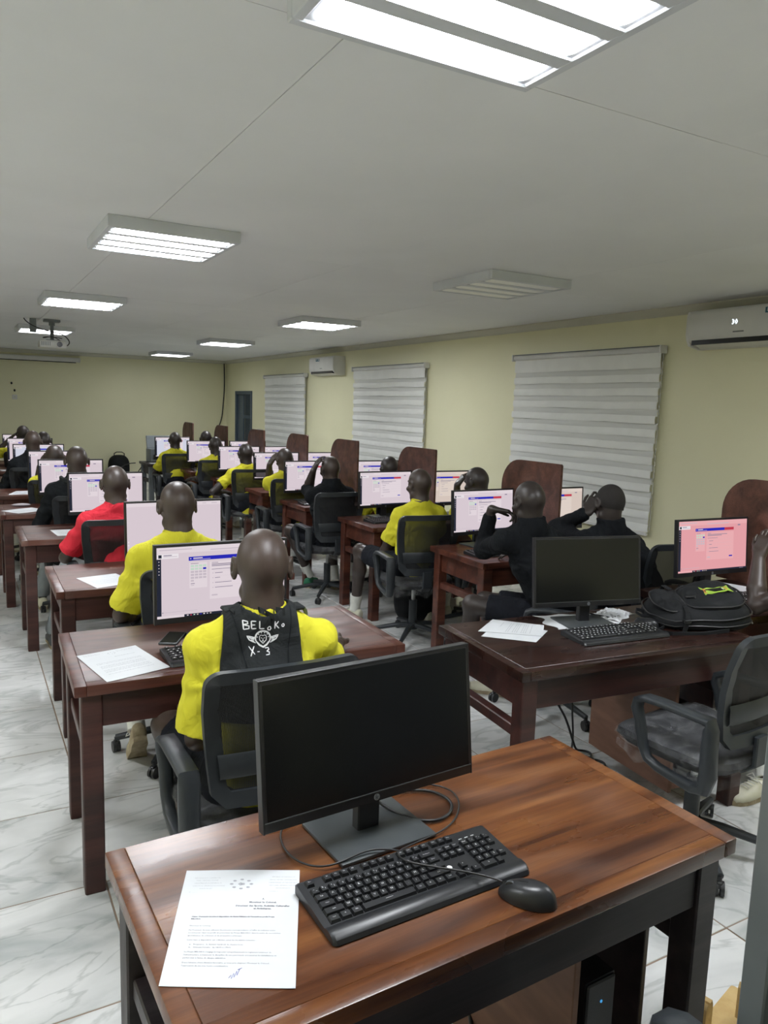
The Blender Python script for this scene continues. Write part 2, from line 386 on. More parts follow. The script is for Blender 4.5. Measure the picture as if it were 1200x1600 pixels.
# windows behind the blinds
def window(n, y0, y1, z0=1.0, z1=2.15):
    wd = thing('window_%d' % n, None, None, (XR, y0, z0)); wd['kind'] = 'structure'
    W, H = y1-y0, z1-z0; a = MB()
    for q in ((0, .05), (W-.05, W), (W/2-.025, W/2+.025)): a.box(-.022, -.002, q[0], q[1], 0, H, .003)
    a.box(-.022, -.002, 0, W, 0, .05, .003); a.box(-.022, -.002, 0, W, H-.05, H, .003)
    a.build('window_frame', 'white_plastic', wd)
    MB().box(-.010, -.004, .04, W-.04, .04, H-.04).build('window_pane', 'night_glass', wd)
window(1, 4.75, 6.4); window(2, 8.5, 10.25); window(3, 12.35, 14.0)

# ================================================================== LAMPS
def lamp(x, y, lit, label, group='panel lamps on the ceiling'):
    W, D, H = .68, .70, .060
    t = thing('ceiling_lamp', label, 'ceiling lamp', (x, y, ZC), 0, group)
    a = MB(); e = .028
    # tray: four side walls, a recessed face with slots
    a.box(-W/2, W/2, -D/2, -D/2+e, -H, 0, .003); a.box(-W/2, W/2, D/2-e, D/2, -H, 0, .003)
    a.box(-W/2, -W/2+e, -D/2+e, D/2-e, -H, 0, .003); a.box(W/2-e, W/2, -D/2+e, D/2-e, -H, 0, .003)
    a.box(-W/2+e, W/2-e, -D/2+e, D/2-e, -H+.0065, -H+.014)
    for k in range(3):
        cy = -D/2 + .180 + k*.170; a.box(-W/2+e, W/2-e, cy-.025, cy+.025, -H, -H+.007)
    a.box(-W/2+e, W/2-e, -D/2+e, -D/2+.030, -H, -H+.007)
    a.build('lamp_housing', 'lamp_white', t)
    for k in range(4):
        cy = -D/2 + .095 + k*.170; hw, hd, r = .295, .059, .03
        pts = []
        for cx, cyy, a0 in ((hw-r, hd-r, 0), (-hw+r, hd-r, 90), (-hw+r, -hd+r, 180), (hw-r, -hd+r, 270)):
            for q in range(5): 
                an = math.radians(a0+q*22.5); pts.append((cx+r*math.cos(an), cy+cyy+r*math.sin(an), -H+.0035))
        MB().prism(pts, (0, 0, .0028)).build('lamp_strip', {0: 'lamp_off', 1: 'lamp_strip', 2: 'lamp_strip_weak'}[lit], t, smooth=False)
    return t
LX = [(1.01, 1.36, 1, 'lit four strip ceiling lamp nearest the camera, cut by the top edge'),
      (1.01, 4.42, 1, 'lit four strip ceiling lamp, second from the front in the left row'),
      (1.01, 7.62, 1, 'lit ceiling lamp, third from the front in the left row'),
      (1.02, 11.2, 2, 'lit ceiling lamp at the far left, just above the projector'),
      (3.36, 4.42, 0, 'unlit four strip ceiling lamp, the only dark one'),
      (3.36, 1.25, 1, 'lit ceiling lamp of the right row beyond the top edge'),
      (3.44, 7.72, 1, 'lit ceiling lamp right behind the unlit one'),
      (3.50, 11.25, 1, 'lit ceiling lamp, second behind the unlit one in the right row'),
      (3.57, 14.95, 2, 'farthest and smallest lit lamp, close to the back wall')]
for a in LX: lamp(*a)
for y, nn in ((1.4, 'first'), (4.42, 'second')): lamp(-1.33, y, 1, 'unseen lit ceiling lamp added beyond the left edge, %s of its row' % nn)  # supposed third lamp row out of view, added for its light
# ================================================================== DESKS
def desk_mb(Wd, Dd, H=.76):
    """part meshes of a desk, origin at centre of its footprint on the floor"""
    out = []; x, y = Wd/2, Dd/2; lg = .068; i = .022
    ew = .040
    out.append(('tabletop', MB().box(-x+ew, x-ew, -y+ew, y, H-.036, H-.0006, .0012), 'T'))
    for sx in (-1, 1): out.append(('edge_strip', MB().box(*sorted((sx*x, sx*(x-ew))), -y, y+.001, H-.038, H, .004, seg=2), 'T'))
    out.append(('edge_strip', MB().box(-x+ew, x-ew, -y, -y+ew, H-.038, H, .004, seg=2), 'T'))
    for sx in (-1, 1):
        for sy in (-1, 1):
            cx, cy = sx*(x-i-lg/2), sy*(y-i-lg/2)
            out.append(('leg', MB().box(cx-lg/2, cx+lg/2, cy-lg/2, cy+lg/2, 0, H-.038, .004), 'L'))
    for sy in (-1, 1):
        cy = sy*(y-.042); out.append(('apron', MB().box(-x+i+lg, x-i-lg, cy-.011, cy+.011, H-.16, H-.038, .002), 'A'))
    for sx in (-1, 1):
        cx = sx*(x-.055)
        out.append(('side_rail', MB().box(cx-.012, cx+.012, -y+i+lg, y-i-lg, H-.165, H-.038, .002), 'A'))
        out.append(('lower_rail', MB().box(cx-.022, cx+.022, -y+i+lg, y-i-lg, H-.285, H-.240, .004), 'A'))
    px = -x + .845
    out.append(('compartment_panel', MB().box(px-.009, px+.009, -y+.07, y-.05, .10, H-.16, .002), 'P'))
    out.append(('compartment_panel', MB().box(x-.066, x-.050, -y+.17, y-.09, .10, H-.165, .002), 'L'))
    out.append(('compartment_shelf', MB().box(px+.009, x-.085, -y+.09, y-.05, .10, .118, .002), 'P'))
    return out
def desk(cx, cy, rz, mats, label, W=1.237, D=.64, group='wooden computer desks'):
    t = thing('desk', label, 'desk', (cx, cy, 0), rz, group)
    key = (W, D)
    for i, (n, mb, k) in enumerate(desk_mb(W, D)):
        kk = (key, i)
        if kk not in CH: CH[kk] = mb.mesh(n, mats['L'])
        else: mb.bm.free()
        o = obj(n, CH[kk], t)
        o.material_slots[0].link = 'OBJECT'; o.material_slots[0].material = MT[mats.get(k, mats['L'])]
    return t
ORA = dict(T='wood_orange', L='wood_black', A='wood_black', P='board')
DRK = dict(T='wood_dark', L='wood_leg', A='wood_leg', P='board')
WRN = dict(T='wood_worn', L='wood_leg', A='wood_leg', P='wood_mid')
MID = dict(T='wood_mid', L='wood_mid', A='wood_mid', P='wood_mid')
GRY = dict(T='wood_black', L='grey_metal', A='wood_black', P='wood_black')
desk(.862, 1.27, .035, ORA, 'reddish orange varnished desk nearest the camera with a switched off monitor', 1.25, .605)
DK = {}
for n, cx, cy, rz, mt, lb in [
    ('L2', .915, 2.845, -.030, WRN, 'worn brown desk in front of the man in the black vest'),
    ('L3', .99, 4.19, -.01, WRN, 'worn brown desk of the man in yellow sitting behind the vest wearer'),
    ('L4', .93, 5.69, .0, WRN, 'brown desk with a stained corner in front of the man in red'),
    ('L5', .86, 6.92, .0, WRN, 'brown desk in front of the man in the dark hoodie, left row'),
    ('L6', .85, 8.17, .0, MID, 'brown desk fifth from the front of the left row, partly cut off'),
    ('L7', .80, 9.45, .0, MID, 'brown desk in front of the man in the dark jacket, far left'),
    ('L8', .80, 10.75, .0, MID, 'second farthest brown desk of the left row'),
    ('L9', .77, 11.85, .0, MID, 'farthest brown desk of the left row'),
    ('R1', 2.385, 2.31, -.083, DRK, 'very dark desk with papers, keyboard and a black backpack on it'),
    ('R1b', 3.80, 2.50, -.03, DRK, 'dark desk at the right edge carrying the pink screen'),
    ('R2', 3.41, 3.99, -.03, MID, 'mahogany desk in front of the two men in black jackets'),
    ('R3', 3.395, 5.44, .0, MID, 'mahogany desk in front of the man in yellow on the mesh chair, right row'),
    ('R4', 3.345, 6.67, .0, MID, 'mahogany desk in front of the man in the black sweatshirt'),
    ('R5', 3.355, 7.86, .0, MID, 'mahogany desk fifth from the front of the right row'),
    ('R6', 3.33, 9.00, .0, MID, 'mahogany desk in front of the man with his hand on his thigh'),
    ('R7', 3.26, 10.33, .0, MID, 'mahogany desk second farthest in the right row'),
    ('R8', 2.98, 11.62, .0, GRY, 'dark desk with grey metal legs at the far end of the right row')]:
    DK[n] = desk(cx, cy, rz, mt, lb)
# ================================================================== PRIVACY PANELS
def divider_mesh():
    a = MB(); D, h = .62, .60; r = .19; pts = [(0, -D/2, 0), (0, -D/2, h-.01), (0, -D/2+.01, h)]
    for k in range(9):
        an = math.radians(90 - k*11.25); pts.append((0, D/2-r+r*math.cos(an), h-r+r*math.sin(an)))
    pts.append((0, D/2, 0))
    a.prism([(-.009, p[1], p[2]) for p in pts], (.018, 0, 0)); return a.mesh('divider_panel', 'wood_divider', angle=.5)
dvm = divider_mesh()
def brkt():
    a = MB(); a.box(.009, .011, -.02, .02, 0, .05); a.box(.009, .04, -.02, .02, 0, .002); return a.mesh('bracket', 'grey_metal')
bkm = brkt()
def divider(x, y, label, rz=0.0):
    t = thing('desk_divider', label, 'divider', (x, y, .76), rz, 'wooden privacy panels between seats')
    obj('divider_panel', dvm, t)
    for s in (-.2, .2): obj('bracket', bkm, t, (0, s, 0))
for x, y, lb in [(3.915, 2.58, 'brown rounded divider at the right edge beside the pink screen'),
                 (3.452, 4.085, 'brown rounded divider between the two men in black jackets'),
                 (3.448, 5.60, 'brown rounded divider behind the head of the yellow shirt man with the mesh chair'),
                 (3.395, 6.92, 'brown rounded divider right of the man in the black sweatshirt'),
                 (3.375, 8.12, 'brown divider standing in front of the gap left of the middle blind'),
                 (3.31, 9.33, 'brown divider in front of the farthest blind'),
                 (3.27, 10.72, 'second farthest brown divider, right of the steel door'),
                 (3.13, 12.0, 'farthest brown divider, against the back wall')]:
    divider(x, y, lb)
# ================================================================== MONITORS
SW, SH = .535, .310
def scr_rects(kind):
    """list of (u0,u1,v0,v1,material) painter's order; v runs down"""
    bg, lt = ('scr_bg', 'scr_light')
    if kind == 'pink': bg, lt = 'pink_bg', 'pink_light'
    if kind == 'warm': bg, lt = 'scr_warm', 'scr_warml'
    if kind == 'cool': bg = 'scr_cool'
    R = [(0, 1, 0, 1, bg)]
    if kind == 'plain':
        R = [(0, 1, 0, 1, 'scr_bg'), (0, 1, 0, .07, 'scr_light'), (.35, .62, .035, .05, 'scr_grey'), (.80, .84, .03, .045, 'scr_grey'), (.90, .96, .03, .045, 'scr_grey')]
        R += [(.01, .045, .965, .98, 'scr_dark'), (.01, .02, .80, .83, 'scr_white'), (.01, .02, .74, .77, 'scr_white')]
        return R
    R += [(0, 1, 0, .085, lt), (.02, .26, .03, .042, 'scr_grey'), (.40, .72, .055, .068, 'scr_grey'), (.0, .16, .09, .155, 'scr_white'), (.012, .036, .10, .145, 'scr_dark'),
          (.05, .11, .105, .118, 'scr_text'), (.05, .15, .126, .134, 'scr_grey'), (.86, .90, .10, .125, 'scr_text')]
    R += [(0, .032, .16, .965, 'scr_dark')] + [(.012, .020, .19+k*.045, .20+k*.045, 'scr_light') for k in range(5)]
    R += [(.235, .66 if kind != 'L2' else .80, .150, .205, 'scr_blue'), (.66, .80, .150, .205, 'scr_red' if kind != 'L2' else 'scr_blue'),
          (.27, .34, .165, .178, 'scr_light'), (.27, .40, .186, .192, 'scr_grey'), (.245, .255, .172, .182, 'scr_light')]
    R += [(.24, .375, .235, .60, lt), (.25, .31, .245, .253, 'scr_text')]
    for j in range(5):
        for i in range(4):
            c = 'scr_green' if j < 2 else 'scr_grey'
            if (i, j) == (3, 1): c = 'scr_blue'
            R.append((.250+i*.031, .275+i*.031, .270+j*.042, .298+j*.042, c))
    R += [(.25, .273, .482, .505, 'scr_grey'), (.25, .28, .53, .54, 'scr_text'), (.25, .275, .555, .565, 'scr_grey')]
    R += [(.395, .80, .235, .78, lt), (.41, .46, .25, .258, 'scr_text'), (.41, .70, .272, .284, 'scr_text'), (.41, .62, .294, .306, 'scr_text'), (.41, .56, .345, .353, 'scr_text')]
    for k, (ln, hh) in enumerate([(.06, .40), (.04, .47), (.13, .54), (.14, .61)]):
        R += [(.42, .78, hh-.02, hh-.0185, 'scr_grey'), (.435, .435+ln, hh, hh+.009, 'scr_text'), (.415, .424, hh-.001, hh+.011, 'scr_grey')]
    R += [(.41, .455, .715, .735, 'scr_grey'), (.735, .785, .712, .738, 'scr_blue'), (.04, .30, .915, .921, 'scr_grey'), (.035, .045, .912, .924, 'scr_text')]
    R += [(.0, 1, .966, 1, 'scr_dark'), (.0, .20, .966, 1, lt)] + [(.22+k*.025, .232+k*.025, .976, .99, ['scr_light', 'scr_red', 'scr_green', 'scr_warm', 'scr_blue', 'scr_white', 'scr_grey', 'scr_warm'][k]) for k in range(8)] + [(.9, .96, .978, .988, 'scr_text')]
    return R
def screen_mesh(kind):
    a = MB(); R = scr_rects(kind); mats = []
    for _, _, _, _, m in R:
        if m not in mats: mats.append(m)
    w, h = SW-.020, SH-.034; x0, z1 = -w/2, .085+SH-.010
    for k, (u0, u1, v0, v1, m) in enumerate(R):
        a.mi = mats.index(m); y = -.0062 - k*.000012
        a.quad([(x0+u0*w, y, z1-v1*h), (x0+u1*w, y, z1-v1*h), (x0+u1*w, y, z1-v0*h), (x0+u0*w, y, z1-v0*h)])
    return a.mesh('screen', mats, smooth=False)
def cyl(a, c, r, h, n=20, axis='Y'):
    pts = []
    for k in range(n):
        t = 2*PI*k/n
        pts.append((c[0]+r*math.cos(t), c[1], c[2]+r*math.sin(t)) if axis == 'Y' else (c[0]+r*math.cos(t), c[1]+r*math.sin(t), c[2]))
    a.prism(pts, (0, h, 0) if axis == 'Y' else (0, 0, h)); return a
def text_verts(s, size, align='CENTER', bold=0.0, res=1):
    cu = bpy.data.curves.new('t', 'FONT'); cu.body = s; cu.size = size; cu.align_x = align; cu.resolution_u = res; cu.offset = bold
    o = bpy.data.objects.new('t', cu); C.objects.link(o); bpy.context.view_layer.update()
    me = bpy.data.meshes.new_from_object(o.evaluated_get(bpy.context.evaluated_depsgraph_get()))
    bm = bmesh.new(); bm.from_mesh(me); bpy.data.objects.remove(o); bpy.data.meshes.remove(me); return bm
def add_bm(dst, src, mat, mi=0):
    mp = {}
    for v in src.verts: mp[v] = dst.verts.new(mat @ v.co)
    for f in src.faces:
        try: nf = dst.faces.new([mp[v] for v in f.verts]); nf.material_index = mi
        except ValueError: pass
    src.free()
def logo_mesh():
    # round maker's badge: ring disc with two slanted letters
    a = MB(); r = .0075; n = 20
    cyl(a, (0, -.0004, 0), r, .0004, n)
    me = a.mesh('badge', ['logo_grey'], smooth=False); return me
def make_monitor():
    a = MB(); a.box(-SW/2, SW/2, -.006, .016, .085, .085+SH, .003, seg=2); body = a.mesh('monitor_body', 'monitor_plastic')
    a = MB(); e = .0045
    a.box(-SW/2-.0005, -SW/2+e, -.0066, .017, .0845, .0855+SH, .001); a.box(SW/2-e, SW/2+.0005, -.0066, .017, .0845, .0855+SH, .001); a.box(-SW/2+e, SW/2-e, -.0066, .017, .085+SH-e, .0855+SH, .001)
    rim = a.mesh('bezel', 'monitor_plastic')
    a = MB(); a.box(-.15, .15, .016, .04, .14, .085+SH-.05, .01, seg=2); back = a.mesh('back_cover', 'monitor_plastic')
    a = MB(); a.box(-.028, .028, .022, .05, .0, .25, .003); neck = a.mesh('stand_neck', 'monitor_plastic')
    a = MB(); a.box(-.12, .12, -.07, .115, 0.0005, .009, .003, seg=2); base = a.mesh('stand_base', 'base_plastic')
    a = MB(); w, h = SW-.018, SH-.032
    a.box(-w/2, w/2, -.0064, -.0058, .085+.022, .085+SH-.010); glass = a.mesh('dark_screen', 'dark_glass', smooth=False)
    a = MB(); a.box(-SW/2+.003, SW/2-.003, -.0074, -.006, .1060, .1080); line = a.mesh('chin_line', 'monitor_edge', smooth=False)
    return body, rim, back, neck, base, glass, line
MN = make_monitor()
SCR = {k: screen_mesh(k) for k in ('std', 'L2', 'plain', 'pink', 'warm', 'cool')}
bdg = logo_mesh()
def badge_letters():
    a = MB()
    # "hp" drawn as slanted strokes inside the disc
    def st(pts, w=.0008):
        a.tube(pts, w, 5)
    y = -.0010
    st([(-.0015, y, .0062), (-.0042, y, -.0030)]); st([(-.0030, y, .0010), (-.0016, y, .0020), (-.0006, y, .0014), (-.0016, y, -.0030)])
    st([(.0016, y, .0020), (-.0006, y, -.0062)]); st([(.0016, y, .0020), (.0036, y, .0020), (.0042, y, .0010), (.0034, y, -.0022), (.0026, y, -.0030), (.0006, y, -.0030)])
    return a.mesh('badge_letters', 'monitor_edge')
bdl = badge_letters()
def monitor(x, y, rz, kind, label, tilt=0.0, lit=True, z=.76):
    t = thing('monitor', label, 'monitor', (x, y, z), rz, 'desktop monitors')
    obj('stand_base', MN[4], t); obj('stand_neck', MN[3], t)
    tl = []
    b = obj('monitor_body', MN[0], t); tl.append(b)
    obj('bezel', MN[1], b); obj('back_cover', MN[2], b)
    if lit: obj('screen', SCR[kind], b)
    else:
        obj('dark_screen', MN[5], b); obj('chin_line', MN[6], b)
    g = obj('badge', bdg, b, (0, -.0062, .0955)); 
    gl = obj('badge_letters', bdl, b, (0, -.0062, .0955))
    b.matrix_local = Matrix.Translation((0, 0, .1)) @ Matrix.Rotation(-tilt, 4, 'X') @ Matrix.Translation((0, 0, -.1))
    return t
MONS = [
 (.761, 1.356, .068, '', 'large switched off monitor on the nearest orange desk', .12, False),
 (.882, 2.862, 0., 'L2', 'lit monitor in front of the man in the black vest', 0, True),
 (1.009, 4.15, .025, 'plain', 'lit monitor showing a nearly blank page, behind the vest wearer\'s screen', .03, True),
 (.924, 5.87, .025, 'std', 'lit monitor in front of the man in red', 0, True),
 (.832, 7.15, -.01, 'std', 'lit monitor in front of the man in the dark hoodie', 0, True),
 (.835, 8.30, 0., 'std', 'lit monitor behind the raised hand, left row', 0, True),
 (.762, 9.45, .03, 'cool', 'bluish lit monitor in front of the man in the dark jacket, far left', 0, True),
 (.766, 10.75, .04, 'std', 'second farthest lit monitor in the left row', 0, True),
 (.76, 11.80, .02, 'std', 'farthest lit monitor in the left row', 0, True),
 (2.425, 2.43, -.225, '', 'switched off black monitor on the very dark desk', .13, False),
 (3.565, 2.665, -.063, 'pink', 'monitor with a pink tinted screen at the right', .08, True),
 (3.152, 4.20, .039, 'std', 'lit monitor in front of the man resting his chin on his hand', .06, True),
 (3.78, 4.18, 0, 'warm', 'warm toned monitor between divider and the man holding his head', .04, True),
 (3.162, 5.62, .07, 'std', 'lit monitor left of the man in yellow on the mesh chair, right row', .04, True),
 (3.735, 5.58, .0, 'warm', 'warm toned monitor in front of the yellow shirt man near the wall', 0, True),
 (2.966, 6.80, 0, 'std', 'lit monitor in front of the man in the black sweatshirt', 0, True),
 (3.68, 6.78, 0, 'std', 'lit monitor right of the divider beside the black sweatshirt man', 0, True),
 (3.087, 8.02, 0, 'std', 'lit monitor in front of the fifth man of the right row', 0, True),
 (3.665, 8.02, 0, 'std', 'lit monitor seen between divider and sweatshirt man\'s head', 0, True),
 (3.025, 9.15, 0, 'std', 'lit monitor in front of the man with his hand on his thigh', 0, True),
 (3.60, 9.15, 0, 'std', 'narrow visible monitor just left of the farthest blind', 0, True),
 (2.964, 10.40, 0, 'std', 'lit monitor third from the far end of the right row', 0, True),
 (3.565, 10.40, 0, 'std', 'lit monitor below the steel door', 0, True),
 (2.748, 11.42, .13, 'cool', 'farthest lit monitor of the right row behind the last yellow shirt', 0, True)]
for x, y, rz, k, lb, tl, lit in MONS: monitor(x, y, rz, k, lb, tl, lit)
# ================================================================== KEYBOARDS
KU = .0188
def key_layout():
    rows = []
    def row(y, x, items):
        for it in items:
            if isinstance(it, (int, float)): x += it; continue
            lab, w = it if isinstance(it, tuple) else (it, 1)
            rows.append((x + w/2, y, w, lab)); x += w
    row(0, 0, ['Esc', 1, 'F1', 'F2', 'F3', 'F4', .5, 'F5', 'F6', 'F7', 'F8', .5, 'F9', 'F10', 'F11', 'F12', .3, 'Prt', 'Scr', 'Pau'])
    row(1.35, 0, ['~', '1', '2', '3', '4', '5', '6', '7', '8', '9', '0', ')', '=', ('Backspace', 2), .3, 'Ins', 'Hom', 'PgU', .3, 'Num', '/', '*', '-'])
    row(2.35, 0, [('Tab', 1.5), 'A', 'Z', 'E', 'R', 'T', 'Y', 'U', 'I', 'O', 'P', '^', '$', ('Enter', 1.5), .3, 'Del', 'End', 'PgD', .3, '7', '8', '9', ('+', 1)])
    row(3.35, 0, [('Caps', 1.75), 'Q', 'S', 'D', 'F', 'G', 'H', 'J', 'K', 'L', 'M', '%', ('<', 2.25), 3.6, '4', '5', '6'])
    row(4.35, 0, [('Shift', 2.25), 'W', 'X', 'C', 'V', 'B', 'N', '?', '.', '/', '!', ('Shift', 2.75), 1.3, '^', 1.3, '1', '2', '3', ('Ent', 1)])
    row(5.35, 0, [('Ctrl', 1.25), ('+', 1.25), ('Alt', 1.25), ('_', 6.25), ('Gr', 1.25), ('+', 1.25), ('=', 1.25), ('Ctrl', 1.25), .3, '<', 'v', '>', .3, ('0', 2), '.'])
    return rows
def keycap(w):
    k = ('key', round(w, 2))
    if k not in CH:
        a = MB(); W = w*KU/2-.0010; D = KU/2-.0010; t = .0022; h = .0075
        b = [(-W, -D, 0), (W, -D, 0), (W, D, 0), (-W, D, 0)]; c = [(-W+t, -D+t, h), (W-t, -D+t, h), (W-t, D-t*.6, h), (-W+t, D-t*.6, h)]
        a.quad(c)
        for i in range(4): a.quad([b[i], b[(i+1) % 4], c[(i+1) % 4], c[i]])
        CH[k] = a.mesh('key', 'key_plastic', smooth=False)
    return CH[k]
def kb_case():
    W, D = .452, .165; a = MB(); a.mi = 0
    # side profile: sloping deck and rounded palm rest, swept along x
    prof = [(-D/2, .002), (-D/2+.004, .010), (-D/2+.012, .0155), (-D/2+.026, .0175), (-D/2+.034, .0150), (-D/2+.036, .0130), (D/2-.006, .024), (D/2, .021), (D/2, .004), (D/2-.004, 0.0005), (-D/2+.004, 0.0005)]
    n = len(prof); xs_ = [-W/2, -W/2+.006, W/2-.006, W/2]
    rings = []
    for x in xs_:
        s = .985 if abs(x) > W/2-.003 else 1
        bulge = .004 if abs(x) < W/2-.003 else 0
        rings.append([a.bm.verts.new((x, p*s-(bulge if p < -D/2+.03 else 0), q*(.94 if s < 1 else 1))) for p, q in prof])
    for i in range(3):
        for k in range(n): a.bm.faces.new((rings[i][k], rings[i][(k+1) % n], rings[i+1][(k+1) % n], rings[i+1][k]))
    a.bm.faces.new(rings[0]); a.bm.faces.new(list(reversed(rings[-1])))
    return a.mesh('keyboard_case', 'key_plastic', angle=.5)
kbc = kb_case()
def deck_z(y): return .0130 + (y - (-.165/2+.036))*(.011/(.165-.042))
def key_xy(kx, ky): return (-.452/2+.013 + kx*KU, .165/2-.016-.002 - ky*KU - .0)
def keyboard(x, y, rz, label, mode, z=.76, lz=None):
    t = thing('keyboard', label, 'keyboard', (x, y, z), rz, 'computer keyboards')
    obj('keyboard_case', kbc, t)
    sl = math.atan(.011/.123)
    lay = key_layout()
    if mode >= 1:
        for kx, ky, w_, lab in lay:
            px, py = key_xy(kx, ky)
            k = obj('key', keycap(w_), t, (px, py, deck_z(py)-.001)); k.rotation_euler[0] = sl
    else:
        if 'kball' not in CH:
            a = bmesh.new()
            for kx, ky, w_, lab in lay:
                px, py = key_xy(kx, ky); me = keycap(w_); s = bmesh.new(); s.from_mesh(me)
                add_bm(a, s, Matrix.Translation((px, py, deck_z(py)-.001)) @ Matrix.Rotation(sl, 4, 'X'))
            CH['kball'] = bpy.data.meshes.new('keys'); a.to_mesh(CH['kball']); a.free(); CH['kball'].materials.append(MT['key_plastic'])
        tag(obj('keys', CH['kball'], t), kind='stuff')
    key = 'leg%d' % (2 if mode == 2 else 1)
    if mode == 0: return t
    if key not in CH:
        a = bmesh.new()
        for kx, ky, w_, lab in lay:
            px, py = key_xy(kx, ky); zz = deck_z(py)+.0068
            base = Matrix.Translation((px, py, zz)) @ Matrix.Rotation(sl, 4, 'X')
            if lab == '_':
                s = MB(); s.quad([(-.008, .0, 0), (.008, .0, 0), (.008, .0007, 0), (-.008, .0007, 0)]); add_bm(a, s.bm, base); continue
            if mode == 2:
                sz = .0068 if len(lab) == 1 else (.0046 if len(lab) < 4 else .0040)
                if ky == 1.35 and len(lab) == 1:
                    add_bm(a, text_verts(lab, .0058), base @ Matrix.Translation((.002, -.0035, 0)))
                    add_bm(a, text_verts('&é"\'(-è_çà)+~'['1234567890)=~'.find(lab) % 13], .0058), base @ Matrix.Translation((-.0025, .0005, 0)))
                else:
                    add_bm(a, text_verts(lab, sz), base @ Matrix.Translation((0 if w_ < 3 else 0, -sz*.2, 0)))
            else:
                s = MB(); q = .003 if w_ < 1.1 else .004
                s.quad([(-q, -.001, 0), (q*.7, -.001, 0), (q, .0032, 0), (-q*.6, .0032, 0)]); add_bm(a, s.bm, base)
        me = bpy.data.meshes.new('key_legends'); a.to_mesh(me); a.free(); me.materials.append(MT['legend_white']); CH[key] = me
    tag(obj('key_legends', CH[key], t), 'white key legends')
    return t
kb = keyboard(.757, 1.172, .030, 'full size black keyboard in front of the large switched off monitor', 2)
# status lights label and round badge on the near keyboard
a = MB(); 
for k in range(3): a.box(.145+k*.016, .153+k*.016, .055, .0565, .0222, .0232)
a.build('indicator_marks', 'legend_white', kb)
b2 = obj('badge', bdg, kb, (.073, -.012, .0192)); b2.rotation_euler[0] = math.radians(-85); b2.material_slots[0].link = 'OBJECT'; b2.material_slots[0].material = MT['legend_white']; b2.scale = (.75, 1, .75)
keyboard(.84, 2.69, .02, 'black keyboard half hidden by the vest wearer\'s left arm', 1)
keyboard(2.415, 2.245, -.10, 'black keyboard on the very dark desk beside white papers', 1)
keyboard(3.46, 2.43, -.04, 'black keyboard behind the backpack below the pink screen', 1)
for x, y, rz, lb in [(1.0, 3.97, 0, 'keyboard on the desk of the yellow shirt man behind the vest wearer'), (.95, 5.62, 0, 'keyboard in front of the man in red'),
                     (.86, 6.83, 0, 'keyboard in front of the man in the dark hoodie'), (3.08, 3.93, .05, 'keyboard under the elbow of the man resting his chin'),
                     (3.10, 5.40, .1, 'keyboard left of the yellow shirt man with the mesh chair, right row'), (3.0, 6.56, 0, 'keyboard beside the black sweatshirt man\'s elbow'),
                     (3.1, 7.76, 0, 'keyboard on the fifth desk of the right row'), (3.05, 8.90, 0, 'keyboard on the sixth desk of the right row'), (2.95, 10.20, 0, 'keyboard on the seventh desk of the right row')]:
    keyboard(x, y, rz, lb, 0)
# ================================================================== MICE
def mouse(x, y, rz, label, z=.76):
    t = thing('mouse', label, 'mouse', (x, y, z), rz, 'computer mice')
    if 'mouse' not in CH:
        a = MB(); nu, nv = 20, 10; ring = []
        L_, Wm, Hm = .058, .032, .036
        for j in range(nv+1):
            ph = PI/2*j/nv; rr = []
            for i in range(nu):
                th = 2*PI*i/nu; cx, sx = math.cos(th), math.sin(th)
                r_ = math.cos(ph)**.62
                yy = L_*cx*r_; xx = Wm*sx*r_*(1-.10*(cx))
                zz = Hm*math.sin(ph)*(1-.18*(yy/L_)) 
                rr.append(a.bm.verts.new((xx, yy, zz+.001)))
            ring.append(rr)
        for j in range(nv):
            for i in range(nu): a.bm.faces.new((ring[j][i], ring[j][(i+1) % nu], ring[j+1][(i+1) % nu], ring[j+1][i]))
        a.bm.faces.new(ring[0])
        bmesh.ops.remove_doubles(a.bm, verts=a.bm.verts, dist=.0002)
        CH['mouse'] = a.mesh('mouse_shell', 'key_plastic', angle=1.2)
        a = MB(); cyl(a, (0, 0, 0), .0095, .006, 16); w_ = a.mesh('scroll_wheel', 'base_plastic'); CH['wheel'] = w_
        a = MB(); a.tube([(0, .052, .0215), (0, .04, .0285), (0, .015, .0352), (0, .0, .0368)], .0007, 5); CH['split'] = a.mesh('button_gap', 'dark_glass')
    obj('mouse_shell', CH['mouse'], t); o = obj('scroll_wheel', CH['wheel'], t, (-.003, .033, .0245)); o.rotation_euler[2] = PI/2
    obj('button_gap', CH['split'], t); return t
ms = mouse(.925, 1.032, math.radians(38), 'black mouse at the lower right of the near keyboard')
mouse(2.66, 2.30, 0.3, 'black mouse between the keyboard and the backpack on the very dark desk')
# ================================================================== CABLES
def cable(name, pts, r, label, sub=8, cat='cable', mat='cable', group=None, parent=None):
    cu = bpy.data.curves.new('c', 'CURVE'); cu.dimensions = '3D'; sp = cu.splines.new('NURBS'); sp.points.add(len(pts)-1)
    for i, q in enumerate(pts): sp.points[i].co = (*q, 1)
    sp.use_endpoint_u = True; sp.order_u = 4; sp.resolution_u = sub; cu.bevel_depth = r; cu.bevel_resolution = 2
    o = bpy.data.objects.new('c', cu); C.objects.link(o); bpy.context.view_layer.update()
    me = bpy.data.meshes.new_from_object(o.evaluated_get(bpy.context.evaluated_depsgraph_get())); bpy.data.objects.remove(o)
    me.materials.clear(); me.materials.append(MT[mat])
    for p_ in me.polygons: p_.use_smooth = True
    o = obj(name, me, parent)
    if label: tag(o, label, cat, group)
    return o
